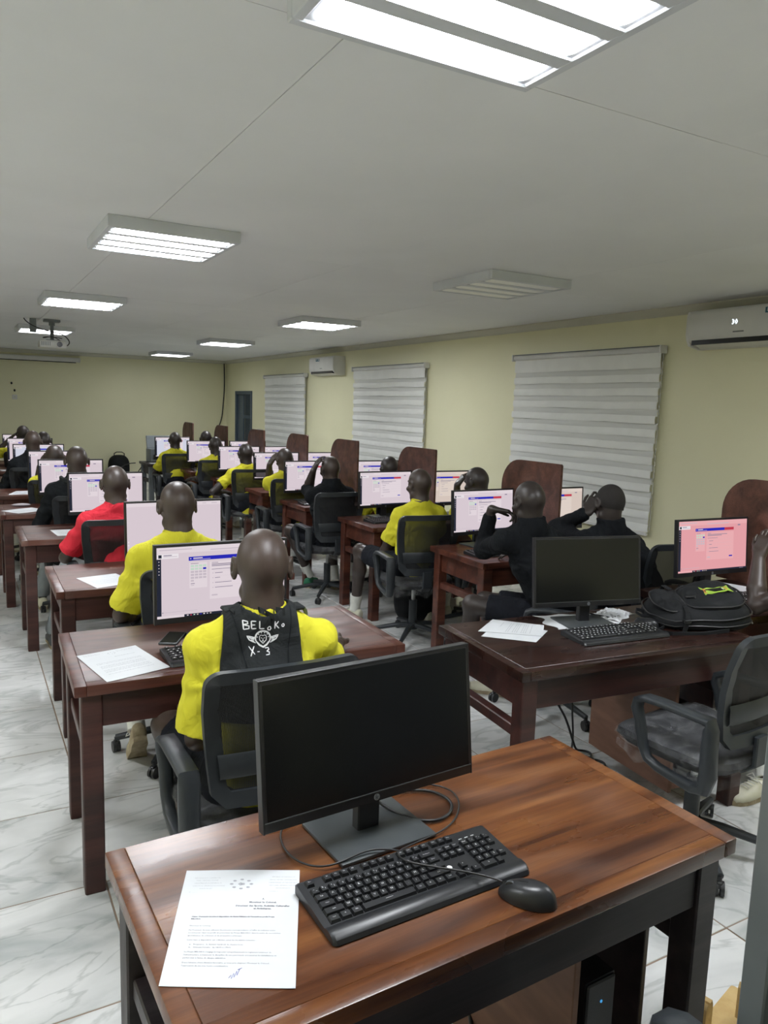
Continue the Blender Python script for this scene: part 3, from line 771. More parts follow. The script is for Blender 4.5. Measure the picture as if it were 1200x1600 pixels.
# ================================================================== CHAIRS
def make_chair(label, loc, rz):
    t = thing('office_chair', label, 'chair', loc, rz, 'black mesh office chairs')
    for k in range(5):
        an = 2*PI*k/5 + .3; c, s_ = math.cos(an), math.sin(an)
        if 'blg' not in CH:
            a = MB(); a.sweep([(.02, 0, .115), (.12, 0, .108), (.24, 0, .085), (.305, 0, .072)], [.05, .042, .032, .026], .028, (0, 1, 0)); CH['blg'] = a.mesh('base_leg', 'chair_plastic')
            a = MB(); a.tube([(0, 0, .03), (0, 0, .075)], .008, 8)
            for s2 in (-.017, .004): cyl(a, (0, s2, .027), .027, .013, 16)
            a.box(-.016, .016, -.010, .010, .03, .058, .004); CH['cst'] = a.mesh('caster', 'black_plastic')
        o = obj('base_leg', CH['blg'], t); o.rotation_euler[2] = an
        o = obj('caster', CH['cst'], t, (c*.305, s_*.305, 0)); o.rotation_euler[2] = an*1.7
    a = MB(); a.tube([(0, 0, .09), (0, 0, .30)], .030, 14); a.tube([(0, 0, .085), (0, 0, .13)], .042, 14); a.build('column_sleeve', 'chair_plastic', t)
    MB().tube([(0, 0, .29), (0, 0, .41)], .014, 12).build('gas_column', 'metal', t)
    MB().box(-.10, .10, -.12, .10, .405, .425, .006).build('seat_plate', 'chair_plastic', t)
    # cushion: rounded slab with front waterfall edge
    def slab(z0, z1, r, grow=0.0, n=14):
        a = MB(); rings = []
        prof = [(0.0, z0), (.5, z0), (.93, z0+.006), (1.0, (z0+z1)/2-.004), (.985, z1-.014), (.93, z1-.004), (.6, z1+.001), (0, z1-.002)]
        NN = 32
        for f, z in prof[1:-1]:
            ring = []
            for k in range(NN):
                th = 2*PI*k/NN; cx, cy = math.cos(th), math.sin(th)
                e = 4.5; rr = (abs(cx)**e+abs(cy)**e)**(-1/e)
                xx, yy = cx*rr*(.245+grow)*f, cy*rr*(.245+grow)*f
                zz = z - (.020*max(0, (yy-.12)/.12)**2 if z > z0+.01 else 0) + (.010*(abs(xx)/.24)**2 if z > z0+.02 else 0)
                ring.append(a.bm.verts.new((xx, yy+.01, zz)))
            rings.append(ring)
        for i in range(len(rings)-1):
            for k in range(NN): a.bm.faces.new((rings[i][k], rings[i][(k+1) % NN], rings[i+1][(k+1) % NN], rings[i+1][k]))
        a.bm.faces.new(list(reversed(rings[0]))); a.bm.faces.new(rings[-1]); return a
    slab(.425, .490, .05).build('seat', 'seat_fabric', t)
    fm = slab(.421, .494, .05, .006)
    rr = random.Random(3)
    for v in fm.bm.verts: v.co += Vector((rr.uniform(-.004, .004), rr.uniform(-.004, .004), rr.uniform(-.004, .003)))
    # loose hem hanging below
    hem = []
    for k in range(32):
        th = 2*PI*k/32; cx, cy = math.cos(th), math.sin(th); q = (abs(cx)**4.5+abs(cy)**4.5)**(-1/4.5)
        hem.append((cx*q*.243+rr.uniform(-.012, .006), cy*q*.243+.01+rr.uniform(-.01, .01), .40-rr.uniform(0, .045)))
    top = [fm.bm.verts.new((hh[0]*1.0, hh[1], .428)) for hh in hem]; bot = [fm.bm.verts.new(hh) for hh in hem]
    for k in range(32): fm.bm.faces.new((top[k], top[(k+1) % 32], bot[(k+1) % 32], bot[k]))
    tag(fm.build('seat_film', 'clear_film', t), 'clear plastic wrap still on the seat')
    # backrest: slightly curved frame leaning back
    def back_pt(x, s):      # s 0..1 bottom to top
        z = .535 + .435*s; y = -.225 - .075*max(s,0)**1.5 + .020*math.sin(s*PI) + .05*(x/.24)**2*.5
        return Vector((x, y, z))
    outl = []
    wB, wT = .195, .235
    def hw(s): return wB + (wT-wB)*min(1, s*1.3)
    r = .045
    for s in (0.10, .3, .5, .7, .88): outl.append(back_pt(hw(s), s))
    for k in range(5):
        an = math.radians(15+k*18); outl.append(back_pt(hw(1)-r+r*math.cos(an), 1-r/.435+r/.435*math.sin(an)))
    outl.append(back_pt(.08, 1.0)); top_n = len(outl)
    full = outl + [Vector((-q.x, q.y, q.z)) for q in reversed(outl)]
    full += [back_pt(-hw(0)+.035, .0), back_pt(-.06, -.01), back_pt(.06, -.01), back_pt(hw(0)-.035, .0)]
    a = MB(); n = len(full); rings = []
    for i, q in enumerate(full):
        ctr = Vector((0, q.y, .75)); d = (full[(i+1) % n]-full[i-1]).normalized(); inward = d.cross(Vector((0, 1, 0))).normalized()
        if inward.dot(ctr-q) < 0: inward = -inward
        wd = .050 if q.z < .93 else .036
        rings.append([a.bm.verts.new(v) for v in (q+Vector((0, -.012, 0)), q+Vector((0, .012, 0)), q+inward*wd+Vector((0, .008, 0)), q+inward*wd+Vector((0, -.008, 0)))])
    for i in range(n):
        A, B = rings[i], rings[(i+1) % n]
        for k in range(4): a.bm.faces.new((A[k], A[(k+1) % 4], B[(k+1) % 4], B[k]))
    a.build('back_frame', 'chair_plastic', t, angle=.7)
    a = MB(); g_ = []
    for i in range(9):
        s = .02+.95*i/8; g_.append([a.bm.verts.new(back_pt((-1+2*k/8)*(hw(s)-.02), s) + Vector((0, 0, 0))) for k in range(9)])
    for i in range(8):
        for k in range(8): a.bm.faces.new((g_[i][k], g_[i][k+1], g_[i+1][k+1], g_[i+1][k]))
    a.build('back_mesh', 'chair_mesh', t)
    a = MB(); g_ = []
    for i, s in enumerate((.20, .22, .36, .38)):
        g_.append([back_pt((-1+2*k/8)*(hw(s)-.03), s)+Vector((0, -.014 if i in (1, 2) else -.008, 0)) for k in range(9)])
    for i in range(3):
        for k in range(8): a.quad([g_[i][k], g_[i][k+1], g_[i+1][k+1], g_[i+1][k]])
    bmesh.ops.remove_doubles(a.bm, verts=a.bm.verts, dist=.0001); a.build('lumbar_band', 'chair_plastic', t)
    MB().sweep([(0, -.10, .415), (0, -.20, .415), (0, -.245, .45), (0, -.245, .56)], .07, .018, (1, 0, 0)).build('back_bracket', 'chair_plastic', t)
    # armrests: closed loops
    if 'arm' not in CH:
        a = MB(); z1 = .655
        path = [(-.20, z1-.002), (-.12, z1), (.00, z1+.002), (.06, z1-.002), (.092, z1-.018), (.098, z1-.05), (.082, .56), (.060, .465), (.035, .425), (-.01, .408),
                (-.08, .398), (-.15, .392), (-.195, .405), (-.208, .46), (-.205, .54), (-.205, z1-.030)]
        th_ = [.024, .022, .022, .024, .028, .032, .034, .034, .032, .030, .034, .040, .056, .060, .050, .040]
        wd = [.060, .060, .060, .058, .056, .052, .044, .040, .038, .038, .038, .040, .048, .056, .060, .062]
        a.sweep([(0, p_, q_) for p_, q_ in path], wd, th_, (1, 0, 0), closed=True)
        CH['arm'] = a.mesh('armrest', 'chair_plastic', angle=.8)
    for s in (-1, 1): obj('armrest', CH['arm'], t, (s*.262, 0, 0))
    return t
ch0 = None
CHAIRS = [(.785, 2.215, .0, 'black mesh chair of the man in the black vest'),
 (.885, 3.55, 0., 'black mesh chair of the man in yellow behind the vest wearer'),
 (.845, 5.04, -.02, 'black mesh chair of the man in red'),
 (.80, 6.28, 0, 'black mesh chair of the man in the dark hoodie, left row'),
 (.72, 7.50, 0, 'black mesh chair of the yellow shirt man with a raised hand, left row'),
 (.64, 8.78, 0, 'black mesh chair of the man in the dark jacket, far left'),
 (.82, 10.1, 0, 'second farthest chair of the left row'),
 (.70, 11.25, 0, 'farthest chair of the left row'),
 (2.47, 1.84, .10, 'empty black mesh chair with wrapped seat at the right'),
 (2.87, 3.15, .70, 'chair of the man in the black jacket resting his chin'),
 (3.68, 3.20, -.10, 'chair behind the backpack, of the man holding his head'),
 (2.86, 4.62, -.16, 'black mesh chair of the man whose bare knee sticks out, right row'),
 (3.50, 4.70, 0, 'chair of the yellow shirt man near the wall'),
 (2.81, 6.02, -.03, 'black mesh chair of the man in the black sweatshirt'),
 (3.42, 6.05, 0, 'chair in front of the middle divider, beside the sweatshirt man'),
 (2.87, 7.20, -.05, 'black mesh chair of the fifth man of the right row'),
 (2.83, 8.28, -.08, 'black mesh chair of the man with his hand on his thigh'),
 (2.80, 9.62, 0, 'black mesh chair of the seventh man of the right row'),
 (2.62, 10.78, 0, 'farthest chair of the right row under the last yellow shirt'),
 (3.22, 10.85, 0, 'chair right of the farthest divider'),
 (3.60, 1.95, .1, 'chair of the man cut by the right edge'),
 (.79, .705, .0, 'chair at the bottom edge with only an armrest showing')]
for i, (x, y, rz, lb) in enumerate(CHAIRS):
    if i == 0: ch0 = make_chair(lb, (x, y, 0), rz)
    else: dup(ch0, (x, y, 0), rz, lb)
# ================================================================== ZEBRA BLINDS
def blind(y0, y1, ztop, label, slat_dz, zbot=.72):
    t = thing('window_blind', label, 'blind', (XR-.06, (y0+y1)/2, ztop), 0, 'white zebra blinds')
    W = y1-y0; rr = random.Random(int(y0*10))
    a = MB(); a.tube([(0, -W/2, -.02), (0, W/2, -.02)], .026, 12); a.build('roller', 'white_plastic', t)
    a = MB(); a.box(-.006, .05, -W/2-.005, W/2+.005, .008, .014, .001); a.build('head_rail', 'grey_metal', t)
    for s in (-1, 1): MB().box(-.035, .05, s*(W/2+.012)-.008, s*(W/2+.012)+.008, -.055, .014, .006, seg=2).build('end_bracket', 'white_plastic', t)
    z = -.045; k = 0
    def strip(z0, z1, mat, name, xo, lab=None):
        a = MB(); n = 10; g_ = []
        ph = rr.uniform(0, 6); dw = rr.uniform(-.006, .006)
        for j in range(3):
            zz = z0 + (z1-z0)*j/2
            g_.append([a.bm.verts.new((xo + .004*math.sin(ph+i*.7) + (-.006 if j == 1 else 0), -W/2+dw+W*i/n, zz + .0025*math.sin(ph+i*1.1))) for i in range(n+1)])
        for j in range(2):
            for i in range(n): a.bm.faces.new((g_[j][i], g_[j][i+1], g_[j+1][i+1], g_[j+1][i]))
        o = a.build(name, mat, t, smooth=True)
        if lab: tag(o, lab)
    strip(z-.001, z-.13, 'blind_cloth', 'slat', 0); z -= .13
    while ztop+z > zbot:
        strip(z+.003, z-slat_dz*.46, 'sheer', 'sheer_strip', .012)
        strip(z-slat_dz*.42, z-slat_dz, 'blind_cloth', 'slat', rr.uniform(-.004, .004)); z -= slat_dz
    MB().box(-.008, .008, -W/2, W/2, z-.03, z, .004).build('bottom_bar', 'white_plastic', t)
    pts = []
    for i in range(int((ztop-zbot)/.02)): pts.append((.012+.002*math.sin(i), -W/2-.012+.003*math.sin(i*2.1), -.05-i*.02))
    MB().tube(pts, .0035, 5).build('bead_chain', 'white_plastic', t)
    return t
blind(4.56, 6.50, 2.275, 'wide white zebra blind nearest the camera', .118)
blind(8.30, 10.32, 2.26, 'middle white zebra blind left of the wide one', .118)
blind(12.18, 14.15, 2.215, 'farthest white zebra blind under the far air conditioner', .118)
# ================================================================== AIR CONDITIONERS
def aircon(yc, zc, label, W=.90, disp=True):
    t = thing('air_conditioner', label, 'air conditioner', (XR, yc, zc), 0, 'wall air conditioners')
    H, D = .29, .21
    prof = [(-.001, H/2), (-D+.03, H/2), (-D+.012, H/2-.01), (-D, H/2-.04), (-D, -H/2+.11), (-D+.012, -H/2+.065), (-D+.03, -H/2+.045), (-.09, -H/2+.03), (-.06, -H/2+.004), (-.001, -H/2)]
    MB().prism([(x, -W/2, z) for x, z in prof], (0, W, 0)).build('ac_body', 'white_plastic', t, angle=.7)
    for s in (-1, 1): MB().prism([(x*1.003, s*W/2-.012, z*1.004) for x, z in prof[:6]] + [(-D+.04, s*W/2-.012, -H/2+.02), (-.05, s*W/2-.012, -H/2-.002), (-.001, s*W/2-.012, -H/2-.001)], (0, .024, 0)).build('end_cap', 'white_plastic', t, angle=.5)
    MB().box(-D+.012, -.085, -W/2+.04, W/2-.04, -H/2+.026, -H/2+.062).build('air_outlet', 'dark_glass', t)
    MB().sweep([(-D+.018, 0, -H/2+.032), (-.12, 0, -H/2+.012), (-.085, 0, -H/2+.012)], W-.10, .006, (0, 1, 0)).build('louver', 'white_plastic', t)
    for k in range(6): MB().box(-D+.03, -.10, -W/2+.12+k*.13, -W/2+.124+k*.13, -H/2+.03, -H/2+.058).build('vane', 'grey_metal', t)
    a = MB(); a.box(-D-.0012, -D+.001, -.30 if disp else .06, -.21 if disp else .20, .075, .115); s = a.build('energy_sticker', 'sticker_blue', t)
    a = MB(); a.box(-D-.0016, -D-.001, -.295 if disp else .13, -.25 if disp else .19, .098, .104); a.box(-D-.0016, -D-.001, -.245 if disp else .08, -.225 if disp else .1, .085, .11); a.build('sticker_print', 'white_plastic', s, smooth=False)
    a = MB(); a.box(-D-.001, -D+.001, -.05, .04, -.045, -.035); a.build('maker_plate', 'logo_grey', t)
    if disp:
        bm = text_verts('30', .052, 'CENTER', .001); Mx = Matrix(((0, 0, 1, 0), (-1, 0, 0, 0), (0, 1, 0, 0), (0, 0, 0, 1)))
        me = bpy.data.meshes.new('temperature_digits'); d = bmesh.new(); add_bm(d, bm, Matrix.Translation((-D-.0016, .03, .015)) @ Matrix(((0, 0, 1, 0), (-1, 0, 0, 0), (0, 1, 0, 0), (0, 0, 0, 1))))
        d.to_mesh(me); d.free(); me.materials.append(MT['led_white']); tag(obj('temperature_digits', me, t), 'glowing digits reading 30')
    return t
aircon(3.74, 2.375, 'white air conditioner showing 30 at the upper right edge')
aircon(11.2, 2.31, 'small looking white air conditioner between the two farther blinds', disp=False)
# ================================================================== PROJECTOR, SCREEN, WALL BITS
t = thing('projector', 'white projector hanging from the ceiling at the far left', 'projector', (.99, 10.0, ZC))
MB().box(-.15, .15, -.12, .12, -.335, -.245, .02, seg=2).build('projector_body', 'white_plastic', t)
a = MB(); a.tube([(0, 0, -.245), (0, 0, -.06)], .022, 10); a.box(-.07, .07, -.06, .06, -.25, -.235, .003); a.box(-.09, .09, -.07, .07, -.03, -.002, .003); a.tube([(0, 0, -.07), (0, 0, -.03)], .035, 10); a.build('ceiling_mount', 'grey_metal', t)
MB().tube([(.07, -.121, -.29), (.07, -.105, -.29)], .032, 14).build('lens', 'dark_glass', t)
for k in range(6): MB().box(-.13+k*.018, -.122+k*.018, -.1215, -.1195, -.31, -.265).build('vent', 'grey_metal', t)
MB().box(-.24, -.17, -.03, .03, -.16, -.002, .003).build('junction_box', 'grey_metal', t)
cable('power_cable', [(-.30, 0, -.005), (-.28, -.04, -.06), (-.1, -.06, -.14), (.08, -.07, -.15), (.16, -.08, -.2), (.2, -.07, -.27), (.15, -.1, -.3)], .006, None, parent=t)
cable('signal_cable', [(.1, .05, -.24), (0, -.12, -.19), (-.1, -.1, -.23), (-.12, 0, -.21), (-.02, -.1, -.2), (.1, -.1, -.22)], .005, None, parent=t)
t = thing('projection_screen', 'white roller projection screen housing on the back wall', 'screen', (.95, YB-.05, 2.44))
MB().box(-1.45, 1.20, -.045, .048, -.045, .045, .015, seg=2).build('screen_housing', 'white_plastic', t)
MB().box(-1.40, 1.14, -.03, -.005, -.062, -.047, .003).build('screen_slot', 'dark_glass', t)
for s in (-1.46, 1.21): MB().box(s-.012, s+.012, -.05, .048, -.052, .052, .01).build('end_cap', 'white_plastic', t)
t = thing('wall_socket', 'small white socket on the back wall at the far left', 'socket', (.95, YB, 1.66))
MB().box(-.045, .045, -.012, -.0005, -.045, .045, .005).build('plate', 'white_plastic', t); a = MB(); a.tube([(0, -.016, 0), (0, -.010, 0)], .024, 14); a.build('socket_face', 'cornice_paint', t)
for k, z in enumerate((1.79, 1.93)): tag(MB().sphere((.95-.05*k, YB-.002, z), (.018, .006, .025)).build('wall_hole', 'dark_glass'), ('dark hole in the back wall, lower one above the socket', 'dark hole in the back wall, upper one above the socket')[k], 'hole')
cable('wall_cable', [(5.19, YB-.02, 2.54), (5.20, YB-.02, 2.3), (5.20, YB-.02, 1.9), (5.16, YB-.03, 1.6), (5.15, YB-.02, 1.3), (5.0, YB-.02, 1.0), (4.9, YB-.04, .5), (4.8, YB-.06, .01)], .012, 'thin dark cable hanging down the far corner of the room')
# double socket beside farthest divider on the right wall
t = thing('wall_socket', 'pale double socket on the right wall beside the farthest blind', 'socket', (XR, 14.55, 1.12))
MB().box(-.012, -.0005, -.16, .16, -.06, .06, .005).build('plate', 'cornice_paint', t)
for s in (-.08, .08): MB().box(-.016, -.011, s-.04, s+.04, -.035, .035, .004).build('socket_face', 'white_plastic', t)
# ================================================================== PAPERS
def sheet(name, corners, z, label, mat='paper', curl=0.0, n=10, group='white printed sheets', cat='paper', z_fn=None, thick=.0004):
    """quad sheet given by 4 corners (TL TR BR BL in plan), gently curled, with thickness"""
    a = MB(); c = [Vector((*p_, 0)) for p_ in corners]; ctr = sum(c, Vector())/4; g_ = []
    for j in range(n+1):
        row = []
        for i in range(n+1):
            u, v = i/n, j/n; q = (c[0]*(1-u)+c[1]*u)*(1-v)+(c[3]*(1-u)+c[2]*u)*v
            zz = curl*((2*u-1)**4*.6+(2*v-1)**4*.4) + (z_fn(u, v) if z_fn else 0) + .0006
            row.append((q.x-ctr.x, q.y-ctr.y, zz))
        g_.append(row)
    bmv = [[a.bm.verts.new(q) for q in r_] for r_ in g_]; bmb = [[a.bm.verts.new((q[0], q[1], q[2]-thick)) for q in r_] for r_ in g_]
    for j in range(n):
        for i in range(n):
            a.bm.faces.new((bmv[j][i], bmv[j+1][i], bmv[j+1][i+1], bmv[j][i+1])); a.bm.faces.new((bmb[j][i], bmb[j][i+1], bmb[j+1][i+1], bmb[j+1][i]))
    for k in range(n):
        a.bm.faces.new((bmv[0][k], bmv[0][k+1], bmb[0][k+1], bmb[0][k])); a.bm.faces.new((bmv[n][k+1], bmv[n][k], bmb[n][k], bmb[n][k+1]))
        a.bm.faces.new((bmv[k+1][0], bmv[k][0], bmb[k][0], bmb[k+1][0])); a.bm.faces.new((bmv[k][n], bmv[k+1][n], bmb[k+1][n], bmb[k][n]))
    t = thing(name, label, cat, (ctr.x, ctr.y, z), 0, group)
    a.build('sheet', mat, t)
    def pos(u, v, dz=.0003):
        q = (c[0]*(1-u)+c[1]*u)*(1-v)+(c[3]*(1-u)+c[2]*u)*v
        return Vector((q.x-ctr.x, q.y-ctr.y, curl*((2*u-1)**4*.6+(2*v-1)**4*.4)+(z_fn(u, v) if z_fn else 0)+.0006+dz))
    return t, pos
def print_lines(t, pos, lines, mat='ink', name='printed_text'):
    """lines: (u0,u1,v,h) grey rows broken up into words"""
    a = MB(); rr = random.Random(9)
    for u0, u1, v, h in lines:
        u = u0
        while u < u1:
            w_ = min(rr.uniform(.012, .05), u1-u); hh = h*rr.uniform(.75, 1)
            a.quad([pos(u, v+hh), pos(u+w_, v+hh), pos(u+w_, v), pos(u, v)]); u += w_+.009
    a.build(name, mat, t, smooth=False)
# the letter in front
fgc = [(.362, 1.411), (.566, 1.312), (.438, 1.024), (.243, 1.128)]
t, pos = sheet('letter', fgc, .76, 'typed letter at the front left of the nearest desk', curl=.0012, n=14, z_fn=lambda u, v: .003*(1-v)*math.sin(u*PI)*.6)
U = (pos(1, .5)-pos(0, .5)); Vv = pos(.5, 0)-pos(.5, 1); WL, HL = U.length, Vv.length
def put_text(lines, mat, name):
    bm = bmesh.new()
    for s, u, v, size, al, bold in lines:
        src = text_verts(s, size, al, bold)
        for q in src.verts:
            uu = u + q.co.x/WL; vv = v - q.co.y/HL; q.co = pos(min(max(uu, .01), .99), vv)
        add_bm(bm, src, Matrix.Identity(4))
    me = bpy.data.meshes.new(name); bm.to_mesh(me); bm.free(); me.materials.append(MT[mat]); return obj(name, me, t)
put_text([('À', .70, .295, .0060, 'CENTER', .0001), ('Monsieur le Colonel,', .70, .325, .0060, 'CENTER', .0002),
          ('Directeur des Sports, Activités Culturelles', .70, .358, .0058, 'CENTER', .0002), ('et Artistiques,', .70, .383, .0058, 'CENTER', .0002),
          ('Objet : Demande de mise à disposition du Stade Militaire de Yaoundé au profit Projet', .13, .455, .00435, 'LEFT', .0002), ('BELOKO.', .13, .475, .0044, 'LEFT', .0002)], 'ink', 'bold_text')
body = ["Monsieur le Colonel,", "", "J'ai l'honneur de vous adresser la présente correspondance, à l'effet de solliciter votre", "accord pour objet au profit du personnel du Projet BELOKO, dans le cadre de ses activités",
 "quotidiennes de cohésion et de préparation physique.", "", "Cette mise à disposition est sollicitée selon les modalités suivantes :", "", "     a-   Fréquence : le dernier vendredi de chaque mois ;", "     b-   Créneau horaire : de 14h30 à 17h00.", "",
 "Le Projet BELOKO s'engage à respecter scrupuleusement le règlement intérieur de", "l'infrastructure, à maintenir la discipline de ses personnels et à assurer les installations en", "parfait état à l'issue de chaque utilisation.", "",
 "Dans l'attente d'une décision favorable, je vous prie d'agréer, Monsieur le Colonel,", "l'expression de ma très haute considération."]
vv = .535; ls = []
for s in body:
    if s: ls.append((s, .13, vv, .00445, 'LEFT', 0.0)); vv += .0235
    else: vv += .012
put_text(ls, 'ink', 'body_text')
hl = [("RÉPUBLIQUE DU CAMEROUN", .20, .085), ("PAIX - TRAVAIL - PATRIE", .20, .110), ("MINISTÈRE DE LA RÉPUBLIQUE", .21, .138), ("DIRECTION GÉNÉRALE NATIONALE", .22, .165), ("BRAVE PROJET", .20, .192), ("N° ______", .10, .225)]
hr = [("REPUBLIC OF CAMEROON", .86, .075), ("PEACE - WORK - FATHERLAND", .86, .105), ("DEPARTMENT OF THE REPUBLIC", .86, .133), ("NATIONAL GENERAL OFFICE", .85, .160), ("BRAVE PROJECT", .86, .187), ("Yaoundé, le", .78, .218)]
put_text([(s, u, v, .0038, 'CENTER', 0) for s, u, v in hl], 'ink_light', 'letterhead_text')
put_text([(s, u, v, .0038, 'CENTER', 0) for s, u, v in hr], 'ink_light', 'letterhead_text')
a = MB()       # round emblem of small seals
for k in range(8):
    an = 2*PI*k/8; cu_, cv = .50+.085*math.cos(an), .145+.045*math.sin(an)
    a.bm.faces.new([a.bm.verts.new(pos(cu_+.017*math.cos(q*PI/4), cv+.0085*math.sin(q*PI/4), .0004)) for q in range(8)])
a.bm.faces.new([a.bm.verts.new(pos(.50+.030*math.cos(q*PI/5), .145+.017*math.sin(q*PI/5)*(1 if q % 2 else .6), .0004)) for q in range(10)])
a.build('letterhead_emblem', 'ink_light', t, smooth=False)
a = MB()
sg = [(.50, .935), (.515, .915), (.52, .94), (.535, .90), (.54, .93), (.555, .885), (.56, .915), (.575, .87), (.56, .875), (.59, .862)]
a.tube([pos(u, v, .0005) for u, v in sg], .0004, 4); a.build('signature', 'ink_blue', t)
gen = [(.62, .9, .06, .008), (.08, .35, .06, .008), (.08, .35, .09, .008), (.62, .9, .09, .008), (.5, .85, .25, .012)] + [(.13, .86, .40+.035*k, .010) for k in range(12) if k % 4 != 2]
t, pos = sheet('letter', [(.334, 2.863), (.552, 2.905), (.615, 2.611), (.391, 2.548)], .76, 'white letter on the left of the vest wearer\'s desk', curl=.0015); print_lines(t, pos, gen, 'ink_light')
a = MB(); 
for k in range(8): a.bm.faces.new([a.bm.verts.new(pos(.52+.06*math.cos(2*PI*k/8)+.012*math.cos(q*PI/3), .12+.03*math.sin(2*PI*k/8)+.007*math.sin(q*PI/3), .0004)) for q in range(6)])
a.build('letterhead_emblem', 'ink_light', t, smooth=False)
t, pos = sheet('letter', [(.494, 4.153), (.699, 4.195), (.762, 3.95), (.560, 3.895)], .76, 'white letter on the desk of the man in yellow behind the vest wearer'); print_lines(t, pos, gen, 'ink_light')
t, pos = sheet('letter', [(.520, 5.752), (.73, 5.75), (.75, 5.50), (.543, 5.494)], .76, 'white sheet beside the elbow of the man in red'); print_lines(t, pos, gen, 'ink_light')
t, pos = sheet('letter', [(.254, 6.84), (.497, 6.99), (.583, 6.785), (.372, 6.65)], .76, 'white letter on the desk of the man in the dark hoodie'); print_lines(t, pos, gen, 'ink_light')
t, pos = sheet('letter', [(.448, 8.243), (.66, 8.24), (.60, 7.95), (.359, 7.938)], .76, 'white sheet on the fifth desk of the left row'); print_lines(t, pos, gen, 'ink_light')
t, pos = sheet('letter', [(.40, 10.65), (.60, 10.7), (.62, 10.50), (.42, 10.47)], .76, 'white sheet on the far left desk edge')
t, pos = sheet('letter', [(1.899, 2.53), (2.07, 2.655), (2.227, 2.487), (2.11, 2.36)], .7605, 'upper white sheet of the pair on the very dark desk', thick=.0006, z_fn=lambda u, v: .0012); print_lines(t, pos, gen[4:], 'ink_light')
t, pos = sheet('letter', [(1.87, 2.47), (2.05, 2.60), (2.19, 2.42), (2.033, 2.311)], .76, 'lower white sheet of the pair on the very dark desk')
t, pos = sheet('letter', [(3.50, 2.69), (3.72, 2.73), (3.80, 2.52), (3.57, 2.46)], .76, 'curled white sheet beside the pink screen', z_fn=lambda u, v: .0015+.05*max(0, u-.55)**1.5+.02*max(0, .3-u)); print_lines(t, pos, gen[:3], 'ink_light')
t, pos = sheet('letter', [(3.02, 5.33), (3.17, 5.36), (3.19, 5.22), (3.05, 5.18)], .76, 'white sheet under the elbow of the yellow shirt man on the mesh chair, right row')
t, pos = sheet('letter', [(2.72, 9.10), (2.84, 9.12), (2.86, 8.9), (2.74, 8.86)], .76, 'white sheet at the desk corner of the sixth desk in the right row')
t, pos = sheet('letter', [(2.42, 11.55), (2.56, 11.55), (2.56, 11.36), (2.42, 11.36)], .76, 'white sheet on the far dark desk with metal legs')
# crumpled white plastic under the dark monitor's stand
def crumple(name, cx, cy, sx, sy, z, h, label, cat, seed, mat='paper', rz=0, n=14):
    a = MB(); rr = random.Random(seed); g_ = []
    for j in range(n+1):
        row = []
        for i in range(n+1):
            u, v = i/n*2-1, j/n*2-1; e = (1-u*u)*(1-v*v)
            rim = 1+.12*math.sin(7*u+5*v+seed)
            row.append(a.bm.verts.new((u*sx*rim, v*sy*(1+.1*math.sin(6*u+seed)), max(.0008, h*(.35*e+.5*rr.random()*e**.4)))))
        g_.append(row)
    for j in range(n):
        for i in range(n): a.bm.faces.new((g_[j][i], g_[j][i+1], g_[j+1][i+1], g_[j+1][i]))
    low = bmesh.ops.extrude_face_region(a.bm, geom=list(a.bm.faces))
    for v in low['geom']:
        if isinstance(v, bmesh.types.BMVert): v.co.z = .0004
    return tag(a.build(name, mat, None, angle=.35, loc=(cx, cy, z), rz=rz), label, cat)
o = crumple('foam_sleeve', 2.425, 2.475, .165, .115, .76, .004, 'white foam sleeve wrapped around the stand of the dark monitor', 'packaging', 3, rz=-.3, mat='paper')
crumple('plastic_bag', 2.66, 2.50, .10, .07, .76, .03, 'crumpled white plastic on the very dark desk behind the keyboard', 'packaging', 8, rz=.4)
# grey phone beside keyboard of vest man; pink case on L5 desk; remote
def phone(x, y, rz, label, mat='dark_glass', z=.76):
    t = thing('phone', label, 'phone', (x, y, z), rz)
    MB().box(-.036, .036, -.075, .075, .0005, .0085, .003, seg=2).build('phone_body', mat, t)
    MB().box(-.032, .032, -.07, .07, .0083, .0089).build('phone_screen', 'dark_glass', t)
    return t
phone(.70, 2.93, -.5, 'dark phone beside the keyboard on the vest wearer\'s desk', 'base_plastic')
phone(.60, 6.72, 1.3, 'grey phone on the desk of the man in the dark hoodie', 'logo_grey')
tag(MB().sphere((0, 0, .014), (.075, .035, .013), 16, 8).build('pouch', 'foil_pink', loc=(.42, 7.08, .76)), 'small pinkish pouch on the desk of the man in the dark hoodie', 'pouch')
# ================================================================== BACKPACKS
def bag_mesh(W, Hh, D, seg=20):
    """soft backpack shell lying on its back: x width, y height, z depth"""
    a = MB(); NN = 36; rings = []
    for f, z in [(.90, 0.0), (1.0, .12), (1.02, .3), (1.0, .5), (.97, .62), (.9, .78), (.75, .93), (.45, 1.0)]:
        ring = []
        for k in range(NN):
            th = 2*PI*k/NN; cx, cy = math.cos(th), math.sin(th); e = 3.2; q = (abs(cx)**e+abs(cy)**e)**(-1/e)
            w_ = 1-.10*(cy*q > 0)*(cy*q)**3
            ring.append(a.bm.verts.new((cx*q*W/2*f*w_, cy*q*Hh/2*f, z*D + .006*math.sin(5*th+z*9)*(z > .05))))
        rings.append(ring)
    for i in range(len(rings)-1):
        for k in range(NN): a.bm.faces.new((rings[i][k], rings[i][(k+1) % NN], rings[i+1][(k+1) % NN], rings[i+1][k]))
    a.bm.faces.new(list(reversed(rings[0]))); a.bm.faces.new(rings[-1]); return a
